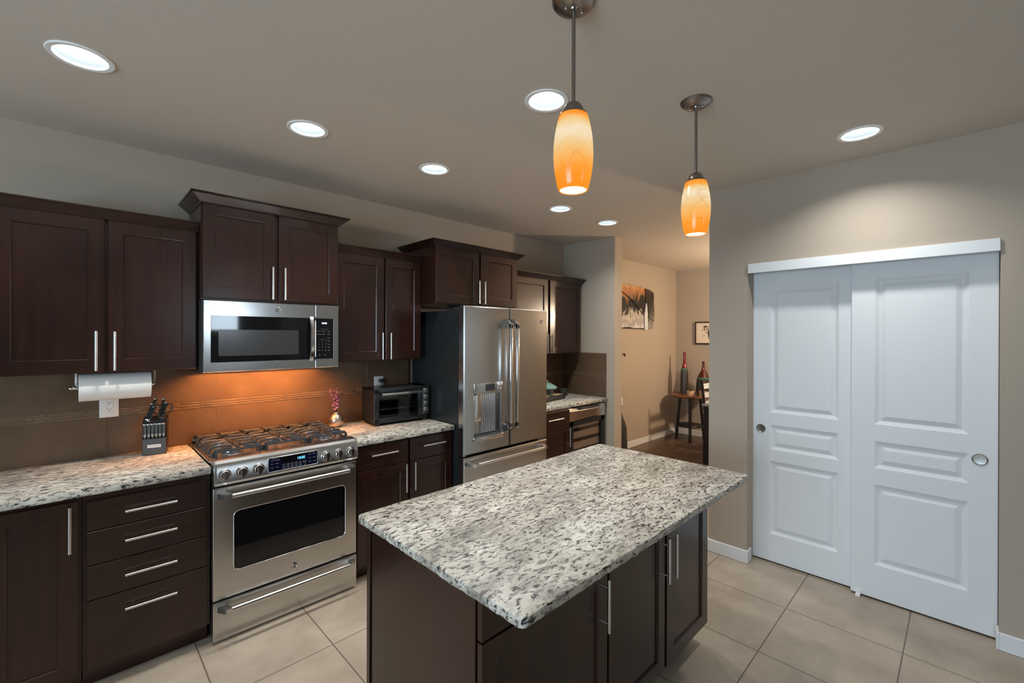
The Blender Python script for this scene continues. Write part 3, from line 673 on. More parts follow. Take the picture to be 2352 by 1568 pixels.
    for k in range(3):
        a, b = X0 + 0.015 + k * gw + 0.003, X0 + 0.015 + (k + 1) * gw - 0.003; y0, y1 = -0.088, -0.574; zt = 0.9700; m_ = MB(); cx = (a + b) / 2
        bar = lambda p, q, rr=0.0062: m_.tube([p, q], rr, n=8)
        for y in (y0 - 0.012, y1 + 0.014): bar((a + 0.012, y, zt - 0.006), (b - 0.012, y, zt - 0.006))
        nb = 6
        for i in range(nb):
            y = y0 - 0.03 + (y1 - y0 + 0.06) * i / (nb - 1)
            for s, e in ((a, cx - 0.028), (b, cx + 0.028)):
                sg = 1 if e > s else -1
                m_.tube([(s, y, 0.9330), (s + sg * 0.003, y, 0.955), (s + sg * 0.014, y, zt - 0.003), (s + sg * 0.03, y, zt), (e, y + (0.012 if i % 2 else 0), zt)], [0.0075, 0.0075, 0.007, 0.0062, 0.0055], n=8)
        bar((cx, y0 - 0.012, zt), (cx, -0.175, zt)); bar((cx, -0.235, zt), (cx, -0.425, zt)); bar((cx, -0.485, zt), (cx, y1 + 0.014, zt))
        bar((a + 0.03, y0 - 0.03, zt), (cx - 0.02, -0.19, zt)); bar((b - 0.03, y0 - 0.03, zt), (cx + 0.02, -0.19, zt)); bar((a + 0.03, y1 + 0.03, zt), (cx - 0.02, -0.47, zt)); bar((b - 0.03, y1 + 0.03, zt), (cx + 0.02, -0.47, zt))
        for y in (y0 - 0.012, y1 + 0.014):
            for x in (a + 0.012, b - 0.012): m_.tube([(x, y, zt - 0.006), (x, y, 0.9275)], 0.008, n=8)
        m_.build('grate', 'iron', R)
range_()

# ------------------------------------------------------------------ microwave
def microwave():
    Z0, Z1, YF = 1.3705, 1.7775, -0.376
    R = thing('microwave', 'stainless steel over the range microwave with black window', 'microwave', (0.94, -0.19, Z0)); P = KF(YF)
    mb = MB(); mb.box(0.559, 1.3185, -0.0015, YF + 0.032, Z0 + 0.085, Z1)
    for b in ((0.559, 1.3185, -0.0015, -0.075), (0.559, 1.3185, -0.255, YF + 0.032), (0.559, 0.62, -0.075, -0.255), (0.93, 0.95, -0.075, -0.255), (1.26, 1.3185, -0.075, -0.255)): mb.box(*b, Z0, Z0 + 0.086)  # unseen underside walls, added to limit the spread of the cooktop light
    mb.build('microwave_body', 'matblack', R)
    def faceplate(u0, u1, win, name):
        mb = MB(); wu0, wu1, wv0, wv1 = win
        panel_front(mb, P, u0, u1, Z0 + 0.001, Z1 - 0.001, 0.030, [win], [(0.001, 0.003), (0.002, 0.004)], ch=0.003); return mb.build(name, 'steelw', R)
    M['steelw'] = steel_mat('stainless_microwave', (0.60, 0.60, 0.60), 0.17)
    D = faceplate(0.5630, 1.1632, (0.598, 1.1631 - 0.002, 1.4265, 1.6915), 'microwave_door')
    MB().box(0.5985, 1.1628, 1.427, 1.691, -0.004, -0.0015, P=P).build('door_glass', 'bglass', D)
    MB().prism(rrect(0.6352, 1.063, 1.4615, 1.612, 0.006), -0.0016, -0.0008, P).build('window_mesh', 'mesh', D)
    pts = []
    for k in range(13):
        t = k / 12; pts.append((1.418 + t * 0.283, 0.006 + 0.030 * math.sin(PI * t) ** 0.6))
    mb = MB(); vs_ = []; fs = []
    for i, (v, w) in enumerate(pts):
        for du, dw in ((-0.0125, 0), (-0.009, 0.006), (0.009, 0.006), (0.0125, 0), (0.009, -0.005), (-0.009, -0.005)): vs_.append(P(1.1375 + du, v, w + dw))
    for i in range(12):
        for k in range(6): fs.append((i * 6 + k, i * 6 + (k + 1) % 6, (i + 1) * 6 + (k + 1) % 6, (i + 1) * 6 + k))
    fs += [tuple(range(6))[::-1], tuple(range(72, 78))]
    mb.add(vs_, fs).build('handle', 'chrome', D, angle=50)
    badge(P, 0.9415, 1.7375, 0.0145, D, False)
    C = faceplate(1.1658, 1.3172, (1.1680, 1.2828, 1.4275, 1.6915), 'control_panel')
    MB().box(1.1685, 1.2825, 1.428, 1.691, -0.004, -0.0015, P=P).build('panel_glass', 'bglass', C)
    MB().text('10:05', 0.0165, P, 1.222, 1.655, -0.0012).build('clock_digits', 'whitelit', C)
    mb = MB()
    for i in range(3):
        for j in range(3): mb.text(str(1 + i + 3 * j), 0.0085, P, 1.189 + i * 0.0215, 1.541 - j * 0.020, -0.0012)
    mb.text('0', 0.0085, P, 1.2105, 1.481, -0.0012)
    for u, v, s in ((1.189, 1.606, 'Popcorn'), (1.219, 1.606, 'Reheat'), (1.252, 1.606, 'Cook'), (1.189, 1.586, 'Beverage'), (1.219, 1.586, 'Defrost'), (1.252, 1.586, 'Power'), (1.252, 1.560, 'Timer'),
                    (1.252, 1.541, 'Clock'), (1.252, 1.521, 'Set-up'), (1.252, 1.501, 'Light'), (1.252, 1.481, 'Vent'), (1.189, 1.481, 'Clear'), (1.232, 1.481, 'Off'), (1.193, 1.451, 'Start'), (1.226, 1.451, 'Pause')):
        mb.text(s, 0.0065, P, u, v, -0.0012)
    mb.box(1.197, 1.247, 1.6205, 1.6213, -0.0012, -0.0009, P=P).box(1.197, 1.232, 1.5555, 1.5562, -0.0012, -0.0009, P=P)
    mb.build('keypad_legends', 'legend', C)
    for x in (0.775, 1.105): MB().box(x - 0.095, x + 0.095, -0.207, -0.243, Z0 + 0.078, Z0 + 0.084).build('cooktop_light', 'hoodlamp', R)
    mb = MB()
    mb.box(0.60, 1.28, -0.262, -0.335, Z0 - 0.003, Z0 + 0.001)
    mb.build('grease_filter', 'rack', R)
microwave()

# ------------------------------------------------------------------ refrigerator
def fridge():
    YF = -0.770; P = KF(YF); K = 1.01584
    sx = lambda x: 0.0621 + (x - 0.0621) * K
    sz = lambda z: 1.5821 + (z - 1.5821) * K
    X0, X1, XM = 2.0715, 2.9885, 2.5368
    R = thing('refrigerator', 'stainless steel french door refrigerator with water dispenser', 'refrigerator', (2.53, -0.38, 0))
    mb = MB(); mb.box(2.087, 2.978, -0.045, -0.690, 0.012, 1.775); mb.build('fridge_body', 'ftside', R)
    for x in (2.12, 2.94): MB().box(x - 0.03, x + 0.03, -0.62, -0.715, 1.7735, 1.795, r=0.004).build('hinge_cover', 'matblack', R)
    MB().box(2.085, 2.112, -0.69, -0.745, 0.688, 0.697, r=0.002).build('door_hinge', 'chrome', R)
    MB().box(2.09, 2.97, -0.66, -0.72, 0.012, 0.06).build('toe_grille', 'matblack', R)
    zt, zb = 1.803, 0.700
    def dr(u0, u1, v0, v1, name):
        mb = MB(); mb.box(u0, u1, v0, v1, -0.062, 0.0, r=0.010, seg=3, P=P); return mb.build(name, 'steelv', R)
    # left door with the dispenser recess built as a frame
    d0, d1, e0, e1 = 2.166, 2.448, 0.818, 1.150
    mb = MB(); prof = [(0.001, 0.002), (0.003, 0.050)]
    panel_front(mb, P, X0, XM - 0.0035, zb, zt, 0.062, [(d0, d1, e0, e1)], prof, ch=0.008); L = mb.build('french_door', 'steelv', R)
    mb = MB(); panel_front(mb, P, XM + 0.0035, X1, zb, zt, 0.062, [], [], ch=0.008); Rd = mb.build('french_door', 'steelv', R)
    mb = MB(); panel_front(mb, P, X0 + 0.002, X1, 0.075, sz(0.6965), 0.062, [], [], ch=0.008); Fz = mb.build('freezer_drawer', 'steelv', R)
    mb = MB(); mb.box(sx(2.1299), sx(2.4147), 1.151, sz(1.231), -0.010, 0.008, r=0.003, P=P)
    mb.prism([(sx(2.145), 1.151), (sx(2.40), 1.151), (sx(2.38), 1.138), (sx(2.165), 1.138)], -0.02, 0.005, P); mb.build('dispenser_panel', 'steel', L)
    MB().prism(rrect(2.272, 2.366, 1.163, 1.212, 0.003), 0.007, 0.0088, P).build('dispenser_display', 'lcd', L)
    for u, v in ((2.243, 1.200), (2.243, 1.178), (2.390, 1.204), (2.390, 1.184)): MB().lathe([(0.0075, 0.0), (0.0075, 0.0014), (0.006, 0.0018), (0, 0.0018)], n=16, P=FR(P(u, v, 0.008), (1, 0, 0), (0, 0, 1)), caps=False).build('dispenser_button', 'steel', L)
    MB().lathe([(0.016, 0), (0.016, 0.004), (0.011, 0.008), (0, 0.009)], n=20, P=FR(P(2.422, 1.168, 0.008), (1, 0, 0), (0, 0, 1)), caps=False).build('dispenser_knob', 'chrome', L)
    mb = MB()
    for k in range(7):
        u = 2.275 + k * 0.022; mb.cyl(P(u, e0 + 0.02, -0.046), P(u, e1 - 0.006, -0.046), 0.010, n=14)
    mb.box(2.19, 2.262, 0.93, 1.135, -0.049, -0.030, r=0.004, P=P)
    mb.build('dispenser_recess', 'chrome', L)
    MB().box(d0 + 0.002, d1 - 0.002, e0, e0 + 0.006, -0.048, -0.004, P=P).build('drip_tray', 'grey', L)
    MB().box(2.158, 2.456, 0.792, 0.819, -0.004, 0.014, r=0.004, P=P).build('dispenser_lip', 'steel', L)
    def fhandle(u, v0, v1, parent):
        mb = MB(); r_ = 0.0115; st = 0.062; mb.box(u - r_, u + r_, v0 + 0.035, v1 - 0.035, st - 0.013, st + 0.012, r=0.006, P=P)
        for s, a in ((1, v0), (-1, v1)):
            poly = [(0, 0), (0.055, 0), (0.062, st - 0.012), (0.075, st - 0.012), (0.075, st + 0.012), (0.045, st + 0.012), (0.0, 0.014)]
            mb.prism([(a + s * x, y) for x, y in poly], u - r_, u + r_, lambda x, y, w: P(w, x, y))
        mb.build('handle', 'chrome', parent, angle=40)
    fhandle(2.488, 0.822, 1.715, L); fhandle(2.5605, 0.822, 1.716, Rd)
    pro_handle(P, 2.100, 2.945, 0.634, Fz, stand=0.058, r=0.012, br=0.055)
    badge(P, 2.914, 1.705, 0.017, Rd, False)
fridge()

# ------------------------------------------------------------------ wine cooler
def wine_cooler():
    R = thing('wine_cooler', 'under-counter wine cooler with curved stainless handle panel and glass door', 'wine cooler', (3.81, -0.3, 0))
    X0, X1 = 3.4925, 4.1010; P = KF(-0.618)
    mb = MB(); t = 0.03
    for b in ((X0, X0 + t, -0.02, -0.575, 0.10, 0.868), (X1 - t + 0.02, X1 + 0.02, -0.02, -0.575, 0.10, 0.868), (X0, X1 + 0.02, -0.02, -0.575, 0.838, 0.868), (X0, X1 + 0.02, -0.02, -0.575, 0.10, 0.13), (X0, X1 + 0.02, -0.02, -0.05, 0.10, 0.868)): mb.box(*b)
    mb.box(X0 + 0.02, X1, -0.02, -0.54, 0, 0.10); mb.build('cooler_body', 'black', R)
    # door frame
    mb = MB(); f = 0.062
    for a, b, c, d in ((X0, X0 + f + 0.01, 0.11, 0.742), (X1 - f, X1, 0.11, 0.742), (X0, X1, 0.11, 0.16), (X0, X1, 0.69, 0.742)): mb.box(a, b, c, d, -0.035, -0.004, P=P)
    D = mb.build('cooler_door', 'black', R)
    MB().box(X0 + f, X1 - f, 0.15, 0.70, -0.022, -0.016, P=P).build('door_glass', 'smoke', D)
    # bowed steel panel
    n = 16; vs_ = []; fs = []
    for i in range(n + 1):
        t_ = i / n; u = X0 + (X1 - X0) * t_; bow = 0.034 * math.sin(PI * t_) ** 0.8; low = 0.736 + 0.020 * math.sin(PI * t_)
        vs_ += [P(u, low, 0), P(u, low, bow * 0.55 + 0.004), P(u, 0.838, bow + 0.004), P(u, 0.846, bow * 0.9), P(u, 0.866, -0.01), P(u, 0.866, -0.035), P(u, low, -0.035)]
    for i in range(n):
        for k in range(7): fs.append((i * 7 + k, i * 7 + (k + 1) % 7, (i + 1) * 7 + (k + 1) % 7, (i + 1) * 7 + k))
    fs += [tuple(range(7)), tuple(range(n * 7, n * 7 + 7))[::-1]]
    H = MB().add(vs_, fs).build('handle_panel', 'steelw', R, angle=25)
    mb = MB(); pts = [(3.60, 0.850), (3.64, 0.846), (3.80, 0.8455), (3.96, 0.846), (4.01, 0.850)]
    vs_ = []; fs = []
    for i in range(13):
        t_ = 0.2 + 0.62 * i / 12; u = X0 + (X1 - X0) * t_; bow = 0.034 * math.sin(PI * t_) ** 0.8
        vs_ += [P(u, 0.8475, bow * 0.87 + 0.0015), P(u, 0.864, -0.004), P(u, 0.862, -0.008), P(u, 0.842, bow * 0.7)]
    for i in range(12):
        for k in range(4): fs.append((i * 4 + k, i * 4 + (k + 1) % 4, (i + 1) * 4 + (k + 1) % 4, (i + 1) * 4 + k))
    fs += [(0, 1, 2, 3), (51, 50, 49, 48)]
    MB().add(vs_, fs).build('grip_recess', 'bglass', H)
    for z in (0.20, 0.305, 0.41, 0.515, 0.62):
        mb = MB(); mb.box(X0 + 0.035, X1 - 0.035, -0.535, -0.590, z, z + 0.037, r=0.003)
        for k in range(6): mb.box(X0 + 0.05, X1 - 0.05, -0.08 - k * 0.08, -0.10 - k * 0.08, z + 0.004, z + 0.014)
        mb.build('wine_shelf', 'black', R)
        MB().box(X0 + 0.04, X1 - 0.04, -0.576, -0.590, z + 0.038, z + 0.105).build('shelf_front', 'cooler_liner', R)
wine_cooler()

# ------------------------------------------------------------------ ceiling lights
def can(x, y, label):
    R = thing('recessed_light', label, 'ceiling light', (x, y, ZC), 'recessed ceiling lights')
    MB().lathe([(0.080, 0.0005), (0.097, 0.0), (0.0985, -0.003), (0.096, -0.006), (0.080, -0.005), (0.076, -0.002), (0.078, 0.002)], (x, y, ZC), 44, caps=False).build('trim_ring', 'ring', R)
    prof = [(0.0785, 0.0)]
    for k in range(5): prof += [(0.0785 - k * 0.0034, 0.006 + k * 0.010), (0.0762 - k * 0.0034, 0.010 + k * 0.010)]
    prof += [(0.060, 0.062), (0.058, 0.064)]
    MB().lathe(prof, (x, y, ZC), 44, caps=False).build('baffle', 'baffle', R)
    MB().lathe([(0.060, 0.062), (0.054, 0.057), (0.035, 0.052), (0.0, 0.050)], (x, y, ZC), 44, caps=False).build('lens', 'lens', R)
    return R
CL = ['recessed ceiling light at the far left of the ceiling, the largest looking', 'recessed ceiling light in front of the microwave cabinet', 'recessed ceiling light just left of the near pendant lamp', 'recessed ceiling light in front of the cabinet over the toaster oven',
      'recessed ceiling light in front of the refrigerator end of the cabinets', 'recessed ceiling light nearest the dining room opening', 'recessed ceiling light near the closet wall on the right']
can0 = can(*CANS[0], CL[0])
for (x, y), l in zip(CANS[1:], CL[1:]): dup(can0, (x, y, ZC), l)

# ------------------------------------------------------------------ pendants
def pendant(x, y, label):
    R = thing('pendant_lamp', label, 'pendant lamp', (x, y, ZC), 'pendant lamps over the island'); c = (x, y, ZC)
    Cn = MB().lathe([(0.069, 0.0), (0.069, -0.004), (0.064, -0.010), (0.060, -0.011), (0.054, -0.017), (0.050, -0.018), (0.040, -0.024), (0.016, -0.026), (0.014, -0.031), (0.0, -0.032)], c, 40, caps=False).build('canopy', 'nickel', R)
    for s in (-1, 1): MB().ball((x + s * 0.025, y - s * 0.012, ZC - 0.028), 0.0045, n=10, m=8).build('screw', 'chrome', Cn)
    MB().cyl((x, y, ZC - 0.03), (x, y, 2.318), 0.0062, n=16).build('rod', 'nickel', R)
    MB().lathe([(0.0, 2.326 - ZC), (0.012, 2.325 - ZC), (0.024, 2.318 - ZC), (0.0315, 2.305 - ZC), (0.0325, 2.294 - ZC), (0.038, 2.291 - ZC), (0.044, 2.287 - ZC), (0.046, 2.283 - ZC), (0.044, 2.281 - ZC), (0.0, 2.283 - ZC)], c, 36, caps=False).build('shade_cap', 'nickel', R)
    prof = []
    for k in range(25):
        t = k / 24; z = 2.2835 - 0.2375 * t
        r = 0.0445 + 0.0180 * math.sin(PI * min(1, t * 1.0)) ** 0.8 + (0.0015 * t)
        prof.append((r, z - ZC))
    inner = [(a - 0.0035, b + (0.001 if i == 24 else 0)) for i, (a, b) in enumerate(prof)]
    prof += [(prof[-1][0] - 0.002, prof[-1][1] - 0.0012), (prof[-1][0] - 0.0036, prof[-1][1])]
    Sh = MB().lathe(prof, c, 48, caps=False).build('shade', 'shade', R, angle=60)
    MB().lathe(inner, c, 48, caps=False).build('shade_lining', 'liner_glass', Sh, angle=60)
    MB().ball((x, y, 2.185), 0.022, 0.022, 0.030, 20, 14).cyl((x, y, 2.205), (x, y, 2.284), 0.013).build('bulb', 'bulb', R)
    return R
p0 = pendant(1.1885, -2.455, 'amber glass pendant lamp nearer the viewer, hanging lower in view')
dup(p0, (2.0634, -2.474, ZC), 'amber glass pendant lamp farther off, over the closet end of the island', rz=2.1)

# ------------------------------------------------------------------ counter things
def outlet(P, u, v, label, size=(0.079, 0.118), plug=False):
    R = thing('wall_outlet', label, 'outlet', P(u, v, 0))
    w, h = size
    MB().box(u - w / 2, u + w / 2, v - h / 2, v + h / 2, 0.0102, 0.0155, r=0.0015, P=P).build('cover_plate', 'whiteplastic', R)
    MB().prism(rrect(u - 0.0165, u + 0.0165, v - 0.0335, v + 0.0335, 0.002), 0.015, 0.0168, P).build('receptacle', 'whiteplastic', R)
    mb = MB()
    for s in (-0.019, 0.019):
        mb.box(u - 0.0075, u - 0.0055, v + s + 0.002, v + s + 0.009, 0.0165, 0.0171, P=P).box(u + 0.0055, u + 0.0075, v + s + 0.002, v + s + 0.008, 0.0165, 0.0171, P=P)
        mb.lathe([(0.0025, 0), (0.0025, 0.0004)], n=10, P=FR(P(u, v + s - 0.005, 0.0167), (1, 0, 0), (0, 0, 1)))
    mb.build('slots', 'black', R); return R
outlet(KF(0), 0.1957, 1.186, 'white wall outlet below the paper towel roll', (0.080, 0.119))
outlet(KF(0), 1.797, 1.194, 'white wall outlet behind the toaster oven')
mb = MB(); Pk = KF(0); mb.box(1.795, 1.828, 1.205, 1.232, 0.017, 0.045, r=0.005, P=Pk); mb.tube([Pk(1.812, 1.208, 0.035), Pk(1.815, 1.18, 0.04), Pk(1.82, 1.10, 0.035), Pk(1.83, 1.0, 0.03), Pk(1.84, 0.93, 0.03)], 0.0035, n=8)
tag(mb.build('power_plug', 'matblack'), 'black power plug in the outlet behind the toaster oven', 'plug')

def towels():
    y, z = -0.185, 1.3115
    mb = MB(); n = 48; prof = [(0.020, 0.0745), (0.0685, 0.0745), (0.0695, 0.0755), (0.0695, 0.3545), (0.0685, 0.3555), (0.020, 0.3555), (0.020, 0.0745)]
    Q = lambda a, b, c: (c, y + a, z + b)
    mb.lathe(prof, n=n, P=Q, caps=False)
    tag(mb.build('paper_towel_roll', 'paper', org=(0.215, y, z - 0.0695)), 'white paper towel roll hanging under the left wall cabinet', 'paper towels')
    R = thing('paper_towel_holder', 'white and chrome under-cabinet holder of the paper towel roll', 'towel holder', (0.21, y, z))
    MB().cyl((0.074, y, z), (0.372, y, z), 0.008, n=16).lathe([(0.0, 0.040), (0.006, 0.041), (0.0085, 0.046), (0.009, 0.052), (0.0065, 0.056), (0.0095, 0.062), (0.0095, 0.070), (0.0075, 0.076)], n=16, P=lambda a, b, c: (c, y + a, z + b)).build('rod', 'chrome', R)
    pts = [(0.371, y + 0.006, z), (0.374, y + 0.03, z + 0.006), (0.377, y + 0.045, z + 0.025), (0.378, y + 0.05, z + 0.05), (0.378, y + 0.048, 1.3898)]
    MB().tube(pts, 0.0055, n=10).build('arm', 'whiteplastic', R)
    MB().tube([(0.0745 - 0.006, y + 0.005, z), (0.066, y + 0.04, z + 0.02), (0.066, y + 0.05, 1.3898)], 0.005, n=10).build('arm', 'whiteplastic', R)
towels()

def knife_block():
    th = math.atan2(-0.0246, 0.1032); o = Vector((0.3236, -0.1482, 0.914)); u = Vector((math.cos(th), math.sin(th), 0)); P = FR(o, u, (0, 0, 1))
    R = thing('knife_block', 'charcoal knife block on the counter left of the range', 'knife block', o); W_ = 0.106
    side = lambda a, b, c: P(c, b, a)                       # a: towards room, b: up, c: across
    mb = MB(); mb.prism([(0, 0), (0.0, 0.092), (-0.014, 0.094), (-0.020, 0.190), (-0.088, 0.205), (-0.080, 0.0)], 0.0, W_, side); mb.build('block_body', 'black', R)
    MB().box(0.002, W_ - 0.002, 0.003, 0.089, 0.0, 0.0016, P=P).build('front_plate', 'grey', R)
    L = MB().box(0.024, 0.082, 0.041, 0.057, 0.0014, 0.0026, P=P).build('name_plate', 'whiteplastic', R)
    mb = MB()
    for k in range(10): mb.box(0.029 + k * 0.005, 0.0325 + k * 0.005, 0.0475, 0.0515, 0.0026, 0.0029, P=P)
    mb.build('name_lettering', 'grey', L)
    words = ['leftmost', 'second from left', 'third from left', 'fourth from left', 'fifth from left', 'rightmost']
    steak = None
    for k in range(6):
        uu = 0.012 + k * 0.0164; lab = words[k] + ' of the six steak knives across the block front'
        base_ = P(uu, 0.094, -0.004)
        if steak is None:
            steak = thing('steak_knife', lab, 'knife', base_, 'steak knives in the front slots')
            T = lambda a, b, c: P(uu + a, 0.094 + b, -0.0075 + c)
            MB().prism([(-0.0055, 0.022), (0.0055, 0.022), (0.0068, 0.072), (-0.0068, 0.072)], -0.006, 0.0065, T).build('handle', 'grey', steak)
            MB().prism([(0, 0.0), (0.0055, 0.011), (0.0062, 0.022), (-0.0062, 0.022), (-0.0055, 0.011)], -0.006, 0.007, T).build('bolster', 'bar', steak)
            MB().box(-0.0078, 0.0078, 0.072, 0.079, -0.007, 0.008, r=0.002, P=T).build('end_cap', 'bar', steak)
        else: dup(steak, base_, lab)
    def knife(u0, w0, lean_u, lean_w, L, label, wid=0.011, name='kitchen_knife'):
        b = P(u0, 0.196 - w0 * 0.1, -w0); K = thing(name, label, 'knife', b, 'large knives in the block')
        pts, wd = [], []
        for k in range(9):
            t = k / 8; pts.append((u0 + lean_u * (t + 0.5 * t * t), 0.188 + L * t, -w0 - lean_w * t))
            wd.append(wid * (0.85 + 0.25 * math.sin(PI * t) + (0.25 if t > 0.85 else 0)))
        vs_, fs = [], []
        for (a, b_, c), w in zip(pts, wd):
            for du, dw in ((-w * 0.55, -w), (w * 0.55, -w), (w * 0.7, 0), (w * 0.55, w), (-w * 0.55, w), (-w * 0.7, 0)): vs_.append(P(a + du, b_, c + dw))
        for i in range(8):
            for k in range(6): fs.append((i * 6 + k, i * 6 + (k + 1) % 6, (i + 1) * 6 + (k + 1) % 6, (i + 1) * 6 + k))
        fs += [tuple(range(6))[::-1], tuple(range(48, 54))]
        MB().add(vs_, fs).build('handle', 'black', K, angle=40)
        a, b_, c = pts[-1]; MB().box(a - wid * 0.6, a + wid * 0.6, b_ - 0.004, b_ + 0.004, c - wid * 1.1, c + wid * 1.1, r=0.002, P=P).build('end_cap', 'bar', K)
        pts2 = [P(p[0] + wid * 0.75, p[1], p[2] + wid * 0.2) for p in pts[1:-1]]; MB().tube(pts2, 0.0016, n=6).build('steel_strip', 'bar', K)
        a, b_, c = pts[0]; MB().box(a - wid * 0.6, a + wid * 0.6, b_ - 0.004, b_ + 0.010, c - wid, c + wid, r=0.002, P=P).build('bolster', 'bar', K)
    knife(0.018, 0.060, 0.020, 0.03, 0.112, 'tall black knife at the back left of the knife block')
    knife(0.016, 0.040, 0.014, 0.02, 0.088, 'black knife in the middle of the left cluster in the block')
    knife(0.026, 0.026, 0.016, 0.012, 0.074, 'short black knife with bright edge, front left of the block')
    knife(0.066, 0.062, 0.013, 0.03, 0.108, 'tall black knife behind the scissors in the block')
    knife(0.082, 0.045, 0.012, 0.02, 0.090, 'black knife at the right of the block beside the scissors')
    K = thing('kitchen_scissors', 'black handled kitchen scissors standing in the knife block', 'scissors', P(0.07, 0.19, -0.03))
    for s, cu, ru, rv in ((-1, 0.063, 0.017, 0.027), (1, 0.112, 0.017, 0.027)):
        loop = []
        for k in range(25):
            a = 2 * PI * k / 24; x = ru * math.cos(a); y = rv * math.sin(a); an = -0.35 if s > 0 else 0.05
            loop.append(P(cu + x * math.cos(an) - y * math.sin(an), 0.248 + x * math.sin(an) + y * math.cos(an), -0.028))
        mb = MB(); mb.tube(loop, 0.0036, n=8, caps=False); mb.tube([P(0.076, 0.188, -0.028), P(0.078 + s * 0.006, 0.212, -0.028), P(cu - s * 0.004, 0.224, -0.028)], 0.0042, n=8); mb.build('loop_handle', 'black', K)
knife_block()

def toaster():
    th = math.atan2(-0.031, 0.4455)
    R = thing('toaster_oven', 'black toaster oven with glass door on the counter by the refrigerator', 'toaster oven', (1.6085, -0.3075, 0.914), rz=th)
    W_, D, H0, H1 = 0.452, 0.225, 0.018, 0.272
    P = FR((0, 0, 0), (1, 0, 0), (0, 0, 1))
    mb = MB()
    for b in ((0, W_, 0.012, D, H1 - 0.012, H1), (0, W_, 0.012, D, H0, H0 + 0.012), (0, 0.012, 0.012, D, H0, H1), (W_ - 0.075, W_, 0.012, D, H0, H1), (0, W_, D - 0.012, D, H0, H1)): mb.box(*b)
    mb.build('oven_body', 'black', R)
    mb = MB(); mb.box(0.0, W_, H0, H0 + 0.036, -0.014, 0.0, r=0.003, P=P).box(0.0, W_, H1 - 0.036, H1, -0.014, 0.0, r=0.003, P=P).box(0, 0.040, H0, H1, -0.014, 0.0, r=0.003, P=P).box(W_ - 0.10, W_, H0, H1, -0.014, 0.0, r=0.003, P=P)
    mb.build('front_frame', 'black', R)
    MB().tube([P(0.002, H0 + 0.002, 0.001), P(0.002, H1 - 0.006, 0.001), P(0.006, H1 - 0.002, 0.001), P(W_ - 0.006, H1 - 0.002, 0.001)], 0.0018, n=6).build('edge_trim', 'grey', R)
    D_ = MB().box(0.040, W_ - 0.098, H0 + 0.035, H1 - 0.035, -0.004, 0.004, P=P).build('glass_door', 'bglass2', R)
    mb = MB(); mb.box(0.048, W_ - 0.062, H1 - 0.048, H1 - 0.030, 0.024, 0.034, r=0.004, P=P)
    for u in (0.062, W_ - 0.115): mb.box(u - 0.008, u + 0.008, H1 - 0.046, H1 - 0.032, 0.0, 0.028, P=P)
    mb.build('handle', 'bar', D_)
    mb = MB(); mb.tube([(0.03, 0.016, 0.118), (W_ - 0.09, 0.016, 0.118)], 0.003, n=8)
    for k in range(9): mb.tube([(0.06 + k * 0.037, 0.016, 0.118), (0.06 + k * 0.037, D - 0.014, 0.118)], 0.0014, n=6)
    mb.build('rack', 'bar', R)
    MB().box(0.015, W_ - 0.078, 0.014, D - 0.014, 0.062, 0.074).build('baking_tray', 'rack', R)
    S = MB().box(W_ - 0.058, W_ - 0.014, 0.052, H1 - 0.016, 0.0, 0.004, r=0.002, P=P).build('control_strip', 'grey', R)
    for k in range(4):
        v = 0.236 - k * 0.0485; Q = FR(P(W_ - 0.034, v, 0.004), (1, 0, 0), (0, 0, 1))
        K = MB().lathe([(0.017, 0), (0.016, 0.004), (0.0135, 0.005), (0.0125, 0.022), (0, 0.023)], n=24, P=Q, caps=False).build('knob', 'bar', R)
    MB().ball(P(W_ - 0.034, 0.036, 0.001), 0.003, n=8, m=6).build('indicator_lamp', 'chrome', R)
    for x in (0.03, W_ - 0.03):
        for y in (0.02, D - 0.03): MB().lathe([(0.014, 0.0), (0.016, 0.008), (0.020, 0.019)], (x, y, 0), 16).build('foot', 'matblack', R)
M['bglass2'] = glass_mat('tinted_oven_glass', (0.55, 0.58, 0.60), 0.03)
toaster()

